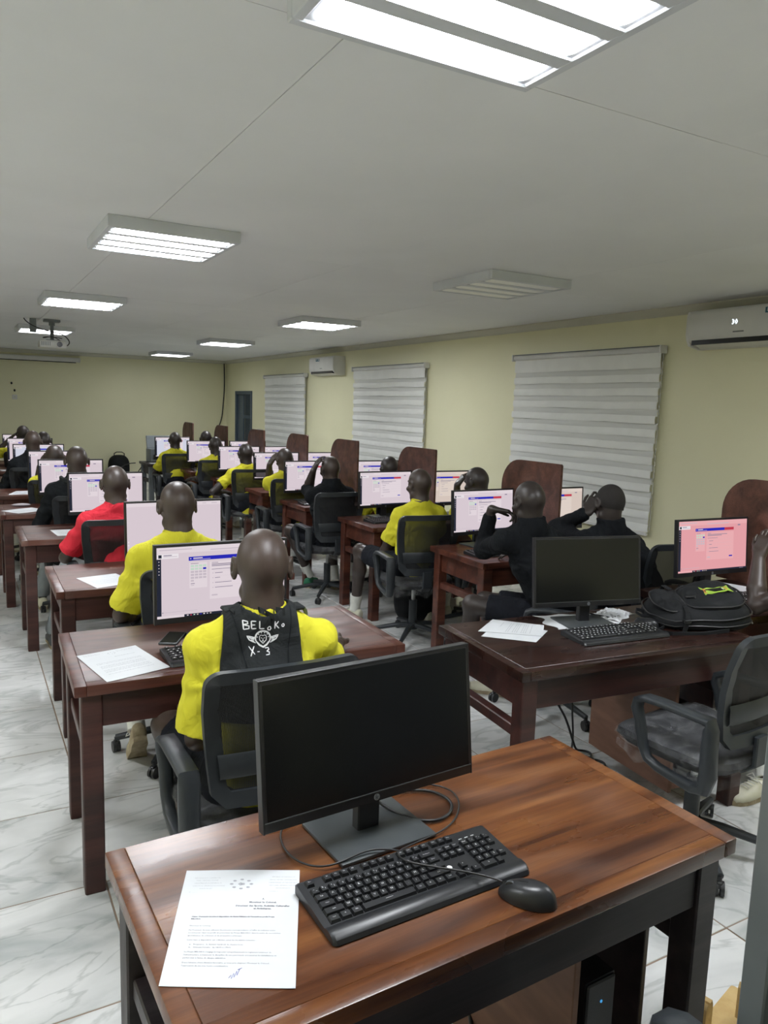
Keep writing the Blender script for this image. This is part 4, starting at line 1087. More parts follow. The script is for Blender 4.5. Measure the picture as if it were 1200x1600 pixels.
def ringpts(W, Hh, f, z, a0=0, a1=360, n=40):
    o = []
    for k in range(n+1):
        th = math.radians(a0+(a1-a0)*k/n); cx, cy = math.cos(th), math.sin(th); e = 3.2; q = (abs(cx)**e+abs(cy)**e)**(-1/e); w_ = 1-.10*(cy*q > 0)*abs(cy*q)**3
        o.append((cx*q*W/2*f*w_, cy*q*Hh/2*f, z))
    return o
W_, H_, D_ = .30, .46, .125
t = thing('backpack', 'black backpack with a bright emblem patch lying on the dark desk', 'backpack', (2.925, 2.255, .76), math.radians(65))
bag_mesh(W_, H_, D_).build('main_body', 'backpack_cloth', t, angle=1.2)
a = bag_mesh(.235, .27, .05); a.build('front_pocket', 'backpack_cloth', t, angle=1.2, loc=(0, -.06, .098))
a = bag_mesh(.20, .13, .04); a.build('top_pocket', 'backpack_cloth', t, angle=1.2, loc=(0, .135, .098))
for f, z in ((1.03, .035), (1.02, .075)): MB().tube(ringpts(W_, H_, f, z), .004, 6).build('zip', 'cable', t)
MB().tube([(p_[0], p_[1]-.06, p_[2]) for p_ in ringpts(.235, .27, 1.03, .128)], .0035, 6).build('zip', 'cable', t)
MB().tube([(p_[0], p_[1]+.135, p_[2]) for p_ in ringpts(.20, .13, 1.03, .122, 0, 180)], .0035, 6).build('zip', 'cable', t)
for s in (-1, 1):
    MB().sweep([(s*.155, .12, .0), (s*.157, .11, .07), (s*.13, .10, .125), (s*.08, .09, .135)], .022, .004, (0, 1, 0)).build('side_strap', 'backpack_cloth', t)
    MB().box(s*.15-.014, s*.15+.014, .095, .125, .06, .085, .003).build('buckle', 'black_plastic', t)
MB().sweep([(-.03, .225, .05), (-.03, .265, .06), (0, .28, .062), (.03, .265, .06), (.03, .225, .05)], .018, .004, (0, 0, 1)).build('grab_handle', 'backpack_cloth', t)
MB().sweep([(-.10, .18, .002), (-.16, .25, .004), (-.21, .20, .004), (-.20, .05, .003), (-.16, -.08, .003)], .05, .006, (0, 0, 1)).build('shoulder_strap', 'backpack_cloth', t)
# emblem patch: green fringed scroll with dark band and pale letters
a = MB(); pz = .1500; PCX, PCY = -.005, -.085
outl = [(-.062, -.020), (-.050, -.014), (-.03, -.018), (0, -.014), (.03, -.018), (.05, -.014), (.068, -.026), (.062, .0), (.07, .022), (.05, .014), (.03, .018), (0, .014), (-.03, .018), (-.052, .013), (-.07, .022), (-.062, .004)]
def ppt(x, y, z): return (y*1.5+PCX, -x*.95+PCY, z)
a.prism([ppt(x, y, pz) for x, y in outl], (0, 0, .003)); a.build('emblem_patch', 'patch_green', t, smooth=False)
a = MB()
a.prism([ppt(x, y, pz+.003) for x, y in [(-.045, -.010), (.042, -.010), (.042, .010), (-.045, .010)]], (0, 0, .0008)); a.build('patch_band', 'dark_glass', t, smooth=False)
a = MB()
for k in range(7):
    x_ = -.036+k*.0115; a.prism([ppt(x_, -.007, pz+.0038), ppt(x_+.004, -.007, pz+.0038), ppt(x_+.004, .007, pz+.0038), ppt(x_, .007, pz+.0038)], (0, 0, .0008))
a.build('patch_letters', 'legend_white', t, smooth=False)
a = MB()
for x in (-.058, -.05, .047): a.prism([ppt(x, -.012, pz+.003), ppt(x+.006, -.010, pz+.003), ppt(x+.006, .01, pz+.003), ppt(x, .012, pz+.003)], (0, 0, .0008))
a.build('patch_trim', 'patch_orange', t, smooth=False)
for s in (-.03, .03): MB().tube([(s, -.235, .045), (s+.004, -.255, .02), (s-.003, -.262, .004)], .0035, 6).build('zip_pull', 'metal', t)
MB().tube([(-.02, .06, .14), (-.035, .045, .15), (-.03, .02, .148), (-.045, .03, .146)], .005, 6).build('zip_pull', 'cable', t)
for ch_ in t.children:       # the bag sags towards the camera side and bulges away from it
    for v in ch_.data.vertices:
        q = v.co+ch_.location; dt = q.x*.887-q.y*.458; v.co.z = max(0, q.z*(.96+1.9*max(-.26, min(.24, dt))))-ch_.location.z + .004*math.sin(q.x*40+q.y*23)*(q.z > .02)
# far backpack standing against the back wall
t = thing('backpack', 'black backpack standing on the floor against the back wall', 'backpack', (2.86, 16.50, 0), 0)
o = bag_mesh(.42, .52, .24).build('main_body', 'backpack_cloth', t, angle=1.2, loc=(0, .12, .26)); o.rotation_euler[0] = PI/2
o = bag_mesh(.32, .26, .08).build('front_pocket', 'backpack_cloth', t, angle=1.2, loc=(0, -.10, .16)); o.rotation_euler[0] = PI/2
MB().sweep([(-.10, -.02, .50), (-.10, -.02, .56), (-.05, -.02, .59), (.05, -.02, .59), (.10, -.02, .56), (.10, -.02, .50)], .04, .015, (0, 1, 0)).build('grab_handle', 'backpack_cloth', t)
for s in (-.15, .15): MB().sweep([(s, -.12, .40), (s*1.05, -.15, .25), (s, -.13, .08)], .05, .01, (1, 0, 0)).build('side_strap', 'backpack_cloth', t)
# backpack on the floor between the right desks (behind the fourth chair)
t = thing('backpack', 'black backpack on the floor behind the vest wearer\'s head, right row', 'backpack', (2.45, 7.0, 0), .3)
t.location = (2.38, 6.55, 0)
o = bag_mesh(.32, .40, .2).build('main_body', 'backpack_cloth', t, angle=1.2, loc=(0, .1, .20)); o.rotation_euler[0] = PI/2
MB().sweep([(-.06, .0, .39), (-.05, .0, .43), (.05, .0, .43), (.06, .0, .39)], .025, .008, (0, 1, 0)).build('grab_handle', 'backpack_cloth', t)
MB().tube([(p_[0], -.102, p_[1]+.2) for p_ in ringpts(.32, .40, .93, 0)], .005, 6).build('zip', 'cable', t)
t = thing('backpack', 'black backpack on the floor under the desk edge, middle of the right row', 'backpack', (3.12, 5.0, 0), -.2)
o = bag_mesh(.32, .44, .18).build('main_body', 'backpack_cloth', t, angle=1.2, loc=(0, .1, .22)); o.rotation_euler[0] = PI/2
MB().sweep([(-.06, .0, .43), (-.05, .0, .47), (.05, .0, .47), (.06, .0, .43)], .025, .008, (0, 1, 0)).build('grab_handle', 'backpack_cloth', t)
# ================================================================== FAR DESK EQUIPMENT
t = thing('printer', 'dark printer with a raised lid behind the farthest right row monitor', 'printer', (2.66, 11.76, .76), .05)
MB().box(-.20, .20, -.14, .14, 0, .20, .015, seg=2).build('printer_body', 'grey_metal', t); MB().box(-.16, .16, -.15, -.138, .04, .12, .005).build('paper_tray', 'monitor_plastic', t)
o = MB().box(-.19, .19, -.01, .01, 0, .20, .006).build('raised_lid', 'grey_metal', t, loc=(0, .12, .195)); o.rotation_euler = (-.25, 0, 0)
MB().box(-.06, .06, -.148, -.138, .13, .17, .003).build('control_panel', 'dark_glass', t)
# computer towers
def tower(x, y, z, rz, label):
    t = thing('computer_tower', label, 'computer', (x, y, z), rz, 'computer towers under the desks')
    if 'tw' not in CH:
        CH['tw'] = MB().box(-.047, .047, -.19, .19, .002, .34, .006, seg=2).mesh('tower_case', 'monitor_plastic')
        CH['tf'] = MB().box(-.044, .044, -.196, -.189, .006, .335, .004).mesh('front_panel', 'black_plastic')
        a = MB(); cyl(a, (.0, -.1975, .285), .0035, .002, 14); CH['tb'] = a.mesh('power_button', 'led_blue', smooth=False)
        a = MB()
        for k in range(3): a.box(-.03, -.018, -.1975, -.1955, .18+k*.02, .186+k*.02)
        CH['tp'] = a.mesh('front_ports', 'dark_glass')
    obj('tower_case', CH['tw'], t); obj('front_panel', CH['tf'], t); obj('power_button', CH['tb'], t); obj('front_ports', CH['tp'], t)
tower(1.190, 1.27, .118, .035, 'computer tower in the compartment of the nearest desk')
tower(2.715, 2.26, .118, -.083, 'computer tower in the compartment of the very dark desk')
tower(1.225, 2.85, .118, -.03, 'computer tower under the desk of the vest wearer')
tower(3.74, 3.98, .118, -.03, 'computer tower under the desk of the two men in black jackets')
tower(3.72, 5.44, .118, 0, 'computer tower under the third mahogany desk of the right row')
# ================================================================== CABLES
K = .7655
cable('monitor_cable', [(.80, 1.42, .90), (.80, 1.47, .80), (.83, 1.44, K+.004), (.87, 1.36, K), (.93, 1.33, K), (1.00, 1.38, K), (.99, 1.46, K), (.93, 1.49, K), (.87, 1.50, K+.004), (.84, 1.53, K), (.845, 1.56, .74), (.845, 1.575, .6)], .0038, 'thick black cable looping on the near desk behind the monitor')
cable('keyboard_cable', [(.77, 1.245, .785), (.77, 1.262, K+.01), (.73, 1.30, K+.012), (.66, 1.285, K+.008), (.60, 1.29, K), (.56, 1.35, K), (.565, 1.44, K), (.62, 1.51, K), (.72, 1.54, K), (.82, 1.53, K)], .0022, 'thin keyboard cable curving left around the monitor stand')
cable('mouse_cable', [(.894, 1.073, K+.018), (.875, 1.10, K+.022), (.80, 1.16, K+.024), (.745, 1.20, K+.028), (.745, 1.235, K+.026), (.79, 1.275, K+.006), (.90, 1.295, K), (.97, 1.33, K), (1.03, 1.41, K), (1.02, 1.48, K), (.95, 1.52, K), (.88, 1.535, K)], .0021, 'thin mouse cable crossing the near keyboard')
a = MB(); cyl(a, (.875, 1.515, .7602), .024, .003, 20, 'Z'); tag(a.build('cable_grommet', 'wood_orange'), 'round cable hole cover at the back of the near desk', 'cable cover')
cable('monitor_cable', [(2.46, 2.50, .87), (2.50, 2.56, .775), (2.58, 2.50, .7655), (2.60, 2.42, .7655), (2.66, 2.48, .7655), (2.62, 2.6, .7655), (2.64, 2.66, .74), (2.66, 2.69, .5)], .0035, 'black cable behind the dark monitor on the very dark desk')
cable('monitor_cable', [(3.60, 2.73, .87), (3.56, 2.77, .79), (3.50, 2.72, .7655), (3.46, 2.66, .7655), (3.40, 2.72, .7655), (3.38, 2.83, .74), (3.36, 2.86, .5)], .0035, 'black cable behind the pink screen')
rr = random.Random(4)
cable('power_cable', [(2.525, 2.77, 0.62), (2.555, 2.76, 0.45), (2.605, 2.75, 0.33), (2.545, 2.73, 0.3), (2.585, 2.69, 0.34), (2.645, 2.75, 0.3), (2.565, 2.77, 0.26), (2.605, 2.71, 0.2), (2.625, 2.65, 0.03), (2.665, 2.67, 0.008), (2.725, 2.63, 0.008), (2.645, 2.55, 0.008), (2.585, 2.6, 0.012), (2.665, 2.57, 0.008), (2.705, 2.5, 0.008), (2.625, 2.45, 0.012), (2.565, 2.49, 0.008)], .006, 'looped black power cable hanging under the very dark desk', sub=10)
cable('power_cable', [(2.705, 2.77, 0.5), (2.645, 2.73, 0.3), (2.665, 2.69, 0.05), (2.585, 2.65, 0.008), (2.545, 2.57, 0.008), (2.625, 2.51, 0.02), (2.685, 2.57, 0.008), (2.605, 2.61, 0.02), (2.525, 2.53, 0.008), (2.585, 2.45, 0.008), (2.665, 2.41, 0.008)], .005, 'tangled black cable lying on the floor beside the empty chair', sub=10)
cable('power_cable', [(.66, 1.02, .008), (.78, 1.10, .008), (.92, 1.18, .01), (1.02, 1.25, .05), (1.08, 1.4, .2)], .0065, 'black cable on the floor below the nearest desk')
cable('power_cable', [(3.05, 5.3, .5), (3.06, 5.1, .2), (3.0, 5.05, .05), (3.12, 5.2, .008), (3.2, 5.1, .008)], .005, 'black cable hanging under the third mahogany desk')
for k, (x, y) in enumerate([(2.32, 11.9), (2.08, 12.2), (2.52, 12.3)]):
    cable('power_cable', [(x+.2, 11.8, .74), (x+.02, y, .70), (x-.02, y+.1, .4), (x, y, .06), (x-.15, y+.3, .01), (x-.35, y-.2, .01), (x-.2, y-.6, .01)], .007, ('first', 'second', 'third')[k]+' of the loose cables hanging beside the far metal legged desk')
# ================================================================== RIGHT FOREGROUND BITS
t = thing('steel_cabinet', 'tall grey steel edge at the lower right corner', 'cabinet', (1.115, .28, 0), 0)
MB().box(.03, .58, .0, .40, 0.02, 1.55, .004).build('cabinet_body', 'grey_metal', t)
MB().box(.0, .03, .40-.02, .425, 0.02, 1.55, .003).build('edge_profile', 'grey_metal', t)
MB().box(.03, .58, .40, .42, 0.02, 1.55, .004).build('cabinet_door', 'grey_metal', t)
t = thing('foam_tray', 'tan moulded pulp tray with notched posts at the lower right', 'packaging', (1.74, 1.05, 0), .25)
MB().box(-.19, .19, -.13, .13, .001, .075, .012, seg=2).build('tray_body', 'foam_tan', t)
for x, y in ((-.06, .11), (.09, .055), (-.16, .02), (.16, -.05)):
    a = MB()
    a.prism([(x-.022, y-.018, .07), (x-.020, y-.018, .165), (x-.012, y-.018, .178), (x-.004, y-.018, .172), (x-.001, y-.018, .16), (x+.003, y-.018, .174), (x+.014, y-.018, .178), (x+.021, y-.018, .162), (x+.023, y-.018, .07)], (0, .034, 0))
    a.build('notched_post', 'foam_tan', t, angle=.5)
# ================================================================== PEOPLE
import openvdb
A3 = lambda v: np.array(v, dtype=np.float64)
def nrm(v): v = A3(v); return v/max(1e-9, np.linalg.norm(v))
class SDF:
    def __init__(s, lo, hi, h):
        s.h = h; s.lo = A3(lo); s.n = np.ceil((A3(hi)-s.lo)/h).astype(int)+1
        s.g = np.full(s.n, .1, dtype=np.float32)
    def region(s, lo, hi, m):
        a = np.maximum(0, np.floor((A3(lo)-m-s.lo)/s.h).astype(int)); b = np.minimum(s.n, np.ceil((A3(hi)+m-s.lo)/s.h).astype(int)+1)
        if (b <= a).any(): return None
        ax = [s.lo[i]+s.h*np.arange(a[i], b[i], dtype=np.float64) for i in range(3)]
        return tuple(slice(a[i], b[i]) for i in range(3)), ax[0][:, None, None], ax[1][None, :, None], ax[2][None, None, :]
    def comb(s, sl, d, k, mode):
        o = s.g[sl]; d = d.astype(np.float32)
        if mode == 'add':
            if k > 0: h = np.maximum(k-np.abs(o-d), 0)/k; s.g[sl] = np.minimum(o, d)-h*h*k/4
            else: s.g[sl] = np.minimum(o, d)
        elif mode == 'sub':
            if k > 0: h = np.maximum(k-np.abs(o+d), 0)/k; s.g[sl] = np.maximum(o, -d)+h*h*k/4
            else: s.g[sl] = np.maximum(o, -d)
    def cap(s, a, b, ra, rb, k=.02, wide=None, f=1.0, mode='add', cut=None):
        a, b = A3(a), A3(b); R_ = max(ra, rb)*max(1, f)
        r = s.region(np.minimum(a, b)-R_, np.maximum(a, b)+R_, k+.02)
        if r is None: return
        sl, X, Y, Z = r
        if wide is not None:
            w = nrm(wide)
            def sq(px, py, pz):
                t = (px*w[0]+py*w[1]+pz*w[2])*(1-1/f); return px-w[0]*t, py-w[1]*t, pz-w[2]*t
            X_, Y_, Z_ = X-a[0], Y-a[1], Z-a[2]; X_, Y_, Z_ = sq(X_, Y_, Z_); ba = A3(sq(*(b-a)))
        else: X_, Y_, Z_ = X-a[0], Y-a[1], Z-a[2]; ba = b-a
        L2 = max(1e-9, ba @ ba); t = np.clip((X_*ba[0]+Y_*ba[1]+Z_*ba[2])/L2, 0, 1)
        d = np.sqrt((X_-ba[0]*t)**2+(Y_-ba[1]*t)**2+(Z_-ba[2]*t)**2)-(ra+(rb-ra)*t)
        if cut is not None:
            c, n = A3(cut[0]), nrm(cut[1]); d = np.maximum(d, (X-c[0])*n[0]+(Y-c[1])*n[1]+(Z-c[2])*n[2])
        s.comb(sl, d, k, mode)
    def ell(s, c, r, Rm=None, k=.02, mode='add'):
        c, r = A3(c), A3(r); R_ = max(r); q = s.region(c-R_, c+R_, k+.02)
        if q is None: return
        sl, X, Y, Z = q; X, Y, Z = X-c[0], Y-c[1], Z-c[2]
        if Rm is None: Rm = np.eye(3)
        u = (X*Rm[0, 0]+Y*Rm[1, 0]+Z*Rm[2, 0]); v = (X*Rm[0, 1]+Y*Rm[1, 1]+Z*Rm[2, 1]); w = (X*Rm[0, 2]+Y*Rm[1, 2]+Z*Rm[2, 2])
        k0 = np.sqrt((u/r[0])**2+(v/r[1])**2+(w/r[2])**2); k1 = np.sqrt((u/r[0]**2)**2+(v/r[1]**2)**2+(w/r[2]**2)**2)
        s.comb(sl, k0*(k0-1)/np.maximum(k1, 1e-6), k, mode)
    def clip(s, c, n):
        c, n = A3(c), nrm(n); ax = [s.lo[i]+s.h*np.arange(s.n[i]) for i in range(3)]
        d = (ax[0][:, None, None]-c[0])*n[0]+(ax[1][None, :, None]-c[1])*n[1]+(ax[2][None, None, :]-c[2])*n[2]
        s.g = np.maximum(s.g, d.astype(np.float32))
    def mesh(s, name, mat, disp=None):
        g = openvdb.FloatGrid(.1); g.copyFromArray(np.clip(s.g, -.1, .1), tolerance=0)
        pts, quads = g.convertToQuads(0.0)[:2]
        pts = np.asarray(pts, dtype=np.float64)*s.h+s.lo; quads = np.asarray(quads)
        me = bpy.data.meshes.new(name); me.vertices.add(len(pts)); me.vertices.foreach_set('co', pts.ravel().astype(np.float32))
        nq = len(quads); me.loops.add(nq*4); me.polygons.add(nq)
        me.polygons.foreach_set('loop_start', np.arange(0, nq*4, 4)); me.loops.foreach_set('vertex_index', quads[:, ::-1].ravel())
        me.update(calc_edges=True); me.validate()
        # orientation check on the volume's sign
        P0, P1, P2, P3 = (pts[quads[:, 3-i]] for i in range(4))
        vol = np.einsum('ij,ij->i', P0, np.cross(P1, P2)).sum()+np.einsum('ij,ij->i', P0, np.cross(P2, P3)).sum()
        if vol < 0: me.flip_normals()
        if disp is not None:
            nv = np.empty(len(me.vertices)*3, dtype=np.float32); me.vertices.foreach_get('normal', nv); nv = nv.reshape(-1, 3)
            co = np.empty(len(me.vertices)*3, dtype=np.float32); me.vertices.foreach_get('co', co); co = co.reshape(-1, 3)
            co = co+nv*disp(co.astype(np.float64))[:, None].astype(np.float32); me.vertices.foreach_set('co', co.ravel())
        me.polygons.foreach_set('use_smooth', [True]*len(me.polygons)); me.update()
        me.materials.append(MT[mat]); return me
def folds(amp, seed, ctrs=()):
    rr = np.random.RandomState(seed); dirs = [nrm(rr.normal(size=3)*A3((1, .6, 1.2))) for _ in range(5)]; ph = rr.uniform(0, 6, 5); fr = [38, 55, 80, 26, 110]
    def f(p):
        w = .5*np.sin(p @ dirs[3]*18+ph[3])+.5*np.sin(p @ dirs[0]*11+ph[1]); o = 0
        for i in range(5): 
            q = np.sin(p @ dirs[i]*fr[i]+ph[i]+2.2*w+1.3*np.sin(p @ dirs[(i+1) % 5]*fr[i]*.4)); o = o+(1-np.abs(q)*1.6)*(.34, .24, .15, .4, .08)[i]
        o = o*amp
        for c in ctrs:
            d = p-A3(c); r = np.linalg.norm(d, axis=1); th = np.arctan2(d[:, 2], d[:, 0])
            o = o+amp*.8*np.sin(th*7+seed+r*14)*np.exp(-((r-.12)/.09)**2)
        return o
    return f
def ik(S, W, a, b, pole):
    S, W = A3(S), A3(W); d = W-S; L_ = np.linalg.norm(d); mx = a+b-.006
    if L_ > mx: W = S+d/L_*mx; L_ = mx
    if L_ < .12: L_ = .12
    u = nrm(W-S); pl = A3(pole)-S; pl = pl-u*(pl @ u); pl = nrm(pl); x = (a*a-b*b+L_*L_)/(2*L_); hh = math.sqrt(max(0, a*a-x*x))
    return S+u*x+pl*hh, W
def hand(s, W, d, n, side, curl, res, sp=0.12, hs=1.0):
    """W wrist, d finger direction, n palm-facing direction, side +1 if the thumb leaves towards d x n"""
    d = nrm(d); n = A3(n)-d*(A3(n) @ d); n = nrm(n); u = np.cross(d, n)*side        # towards the thumb
    rf = max(.0082, res*1.05); base = W+d*.006
    for i, off in enumerate((.030, .010, -.010, -.029)):
        off = off*hs; K_ = W+d*(.088-.004*abs(i-1))*hs+u*off; s.cap(base+u*off*.6, K_, .017, .0125, .012)
        ln = (.042, .047, .043, .033)[i]*hs; dd = nrm(d+u*off*sp*12/.36); p_ = K_; a_ = 0
        cu = curl[i] if isinstance(curl, (list, tuple)) else curl
        for j, fl in enumerate((1, .62, .5)):
            a_ += cu*(.55, 1.0, .75)[j]; dv = dd*math.cos(a_)+n*math.sin(a_); q = p_+dv*ln*fl
            s.cap(p_, q, rf*(1.06-.08*j), rf*(.98-.08*j), .004); p_ = q
    t0 = W+d*.022*hs+u*.026*hs; t1 = t0+nrm(d*.75+u*.75+n*.25)*.042; t2 = t1+nrm(d*.95+u*.30+n*.25)*.032; t3 = t2+nrm(d+u*.05+n*.3)*.024
    s.cap(W+d*.012, t0, .016, .016, .012); s.cap(t0, t1, .0155, rf*1.2, .010); s.cap(t1, t2, rf*1.2, rf*1.1, .003); s.cap(t2, t3, rf*1.1, rf*.95, .003)
def shoe_mesh():
    a = MB(); NN = 16; rings = []
    sec = [(-.115, .026, .030, .075), (-.105, .034, .0, .088), (-.07, .037, .0, .092), (-.03, .036, .0, .088), (.01, .038, .0, .078), (.05, .044, .0, .062), (.09, .046, .0, .052), (.125, .042, .002, .046), (.15, .030, .006, .038), (.160, .012, .012, .028)]
    for y, w_, z0, z1 in sec:
        r_ = []
        for k in range(NN):
            th = 2*PI*k/NN; cx, cz = math.cos(th), math.sin(th); e = 3; q = (abs(cx)**e+abs(cz)**e)**(-1/e)
            r_.append(a.bm.verts.new((cx*q*w_*(1 if cz < 0 else 1-.25*cz*(y < .03)), y, (z0+z1)/2+cz*q*(z1-z0)/2)))
        rings.append(r_)
    for i in range(len(rings)-1):
        for k in range(NN): a.bm.faces.new((rings[i][k], rings[i][(k+1) % NN], rings[i+1][(k+1) % NN], rings[i+1][k]))
    a.bm.faces.new(rings[0]); a.bm.faces.new(rings[-1]); return a.mesh('shoe', 'shoe_cream', angle=1.0)
SHOE = shoe_mesh()
def sole_mesh():
    a = MB(); pts = []
    for x, y in [(0, -.12), (.03, -.112), (.038, -.06), (.036, .0), (.044, .06), (.048, .1), (.038, .14), (.015, .163), (-.015, .163), (-.034, .14), (-.044, .1), (-.042, .06), (-.034, 0), (-.036, -.06), (-.03, -.112)]: pts.append((x, y, -.004))
    a.prism(pts, (0, 0, .022)); return a.mesh('sole', 'sole_tan', angle=.6)
SOLE = sole_mesh()
def lace_mesh():
    a = MB()
    for k in range(4): a.tube([(-.02, .02+k*.017, .082-k*.006), (0, .026+k*.017, .086-k*.006), (.02, .02+k*.017, .082-k*.006)], .003, 5)
    a.tube([(0, .01, .088), (.03, .0, .10), (.045, .02, .085), (.01, .015, .088), (-.03, .0, .10), (-.045, .02, .082), (0, .01, .088)], .0025, 5); return a.mesh('laces', 'sock_white')
LACE = lace_mesh()
SOCK = MB().tube([(0, 0, -.02), (0, 0, .02), (0, 0, .06), (0, 0, .105), (0, 0, .113)], [.043, .041, .045, .048, .046], 16).mesh('sock', 'sock_white')
def basis(z, y):
    z = Vector(z).normalized(); y = Vector(y); y = (y-z*y.dot(z)).normalized(); x = y.cross(z)
    return Matrix(((x.x, y.x, z.x, 0), (x.y, y.y, z.y, 0), (x.z, y.z, z.z, 0), (0, 0, 0, 1)))
def slotmat(o, mat): o.material_slots[0].link = 'OBJECT'; o.material_slots[0].material = MT[mat]
def person(label, pos, T, res=.009, yaw=0.0, hyaw=0.0, pitch=0.12, roll=0.0, syaw=None, skinm='skin_b', top='yellow_shirt', kind='tee', L_=None, R_=None, knees=None, feet=None,
           shorts='shorts_cloth', sock=True, shoe='shoe_cream', hair=False, sleeve=.70, shrug=(0, 0), hunch=.03, group='people seated at the computers', cuff=(.93, .93), seed=1):
    px, py = pos; O = A3((px, py, 0)); T = A3(T)
    t = thing('person', label, 'person', (px, py, 0), 0, group)
    W = lambda q: A3(q)-O
    f = A3((-math.sin(yaw), math.cos(yaw), 0)); r = A3((math.cos(yaw), math.sin(yaw), 0))
    sy = yaw if syaw is None else syaw; fs = A3((-math.sin(sy), math.cos(sy), 0)); rs = A3((math.cos(sy), math.sin(sy), 0))
    Rh = np.array((Matrix.Rotation(hyaw, 3, 'Z') @ Matrix.Rotation(-pitch, 3, 'X') @ Matrix.Rotation(roll, 3, 'Y')))
    T = T-O; c = T-Rh @ A3((0, -.012, .118)); H = lambda x, y, z: c+Rh @ A3((x, y, z))
    C7 = c-fs*.045+A3((0, 0, -.138)); SC = C7+A3((0, 0, -.080))+fs*.02
    pel = A3((0, 0, .555))
    SL = SC-rs*.166+A3((0, 0, shrug[0]-.012)); SR = SC+rs*.166+A3((0, 0, shrug[1]-.012))
    dflt = lambda s_: dict(w=SC+O+rs*s_*.17+fs*.36+A3((0, 0, -.21)), e=SC+O+rs*s_*.34+fs*.05+A3((0, 0, -.4)), d=fs*1.0-rs*s_*.25+A3((0, 0, -.1)), n=(0, 0, -1), c=.3)
    arms = []
    for s_, S, a_ in ((-1, SL, L_), (1, SR, R_)):
        q = dflt(s_)
        if a_: q.update(a_)
        E_, W_ = ik(S, W(q['w']), .295, .265, W(q['e'])); arms.append((s_, S, E_, W_, q))
    # legs
    kn = []
    for i, s_ in enumerate((-1, 1)):
        hp = pel+r*s_*.088+A3((0, 0, -.02)); K_ = W(knees[i]) if knees and knees[i] is not None else hp+f*.43+r*s_*.07+A3((0, 0, -.01))
        v = K_-hp; ln = np.linalg.norm(v); K_ = hp+v/ln*min(max(ln, .40), .50)
        if not (knees and knees[i] is not None): K_[2] = .525
        Fo = feet[i] if feet and feet[i] is not None else None
        An = W(Fo['a']) if Fo else A3((K_[0], K_[1], .095))+f*.03
        kn.append((s_, hp, K_, An, Fo))
    allp = [c, pel, SL, SR]+[q for a_ in arms for q in a_[1:4]]+[q for k_ in kn for q in k_[1:4]]
    lo = np.min(allp, axis=0)-.17; hi = np.max(allp, axis=0)+.2; lo[2] = max(.03, lo[2])
    # ---------------- body
    s = SDF(lo, hi, res)
    wst = pel*(.62)+SC*.38-fs*hunch+0; wst[2] = pel[2]+(SC[2]-pel[2])*.36; chs = pel*.28+SC*.72-fs*(hunch*.8); chs[2] = pel[2]+(SC[2]-pel[2])*.72
    s.cap(pel, wst, .102, .088, .03, r, 1.4); s.cap(wst, chs, .088, .100, .03, rs, 1.42); s.cap(chs, SC, .100, .066, .03, rs, 1.6)
    s.cap(SL, SR, .044, .044, .03)
    for S in (SL, SR): s.cap(C7+A3((0, 0, .010)), S+A3((0, 0, .0)), .042, .036, .03)
    s.cap(C7+A3((0, 0, -.02))+fs*.01, H(0, -.028, -.055), .061, .060, .03)
    s.cap(C7+fs*.03, H(0, .0, -.07), .050, .052, .02)
    # head
    s.ell(H(0, -.012, .026), (.0765, .098, .092), Rh, .01); s.ell(H(0, -.042, .005), (.068, .066, .072), Rh, .02)
    s.ell(H(0, .030, -.042), (.057, .066, .074), Rh, .025); s.ell(H(0, .066, -.098), (.025, .020, .018), Rh, .02)
    s.cap(H(-.05, .0, -.075), H(-.02, .062, -.100), .018, .016, .02); s.cap(H(.05, .0, -.075), H(.02, .062, -.100), .018, .016, .02)
    s.cap(H(0, .092, .008), H(0, .108, -.030), .008, .013, .012); s.ell(H(0, .102, -.036), (.019, .012, .010), Rh, .008)
    s.cap(H(-.036, .080, .026), H(.036, .080, .026), .010, .010, .015)
    for q in (-1, 1): s.ell(H(q*.031, .097, .004), (.015, .010, .011), Rh, .010, 'sub'); s.ell(H(q*.045, .070, -.03), (.020, .020, .018), Rh, .02)
    s.cap(H(-.018, .096, -.064), H(.018, .096, -.064), .0065, .0065, .006); s.cap(H(-.014, .094, -.077), H(.014, .094, -.077), .0075, .0075, .006)
    re = max(.0075, res*1.0)
    for q in (-1, 1):
        # ear: leaf standing off the skull, helix rim and hollow
        tl = Matrix.Rotation(q*-.38, 3, 'Z'); Re = Rh @ np.array(tl)
        ec = H(q*.080, -.010, -.002); s.ell(ec+Rh @ A3((q*.006, -.004, 0)), (re, .020, .033), Re, .007)
        pts = [ec+Re @ A3((q*.003, .017*math.cos(a_)-.002, .031*math.sin(a_)+.001)) for a_ in (2.3, 2.9, 3.5, 4.2) ]
        if res < .007:
            rim = [ec+Re @ A3((q*.006, -.018*math.cos(a_)-.001, .031*math.sin(a_)+.001)) for a_ in np.linspace(-1.3, 2.0, 8)]
            for i_ in range(7): s.cap(rim[i_], rim[i_+1], .0055, .0055, .003)
            s.ell(ec+Re @ A3((q*.011, .001, .002)), (.006, .010, .018), Re, .004, 'sub')
    for s_, S, E_, W_, q in arms:
        s.cap(S, E_, .045, .038, .03); s.cap(S+(E_-S)*.15, S+(E_-S)*.7, .044, .042, .02)
        s.cap(E_, E_+(W_-E_)*.35, .037, .040, .015); s.cap(E_+(W_-E_)*.35, W_, .040, .0255, .015, np.cross(W_-E_, (0, 0, 1)) if abs(nrm(W_-E_)[2]) < .9 else None, 1.12 if abs(nrm(W_-E_)[2]) < .9 else 1.0)
        nd = nrm(q['d']); n_ = A3(q['n']); n_ = nrm(n_-nd*(n_ @ nd))
        thumb = -s_*1.0 if 'th' not in q else q['th']
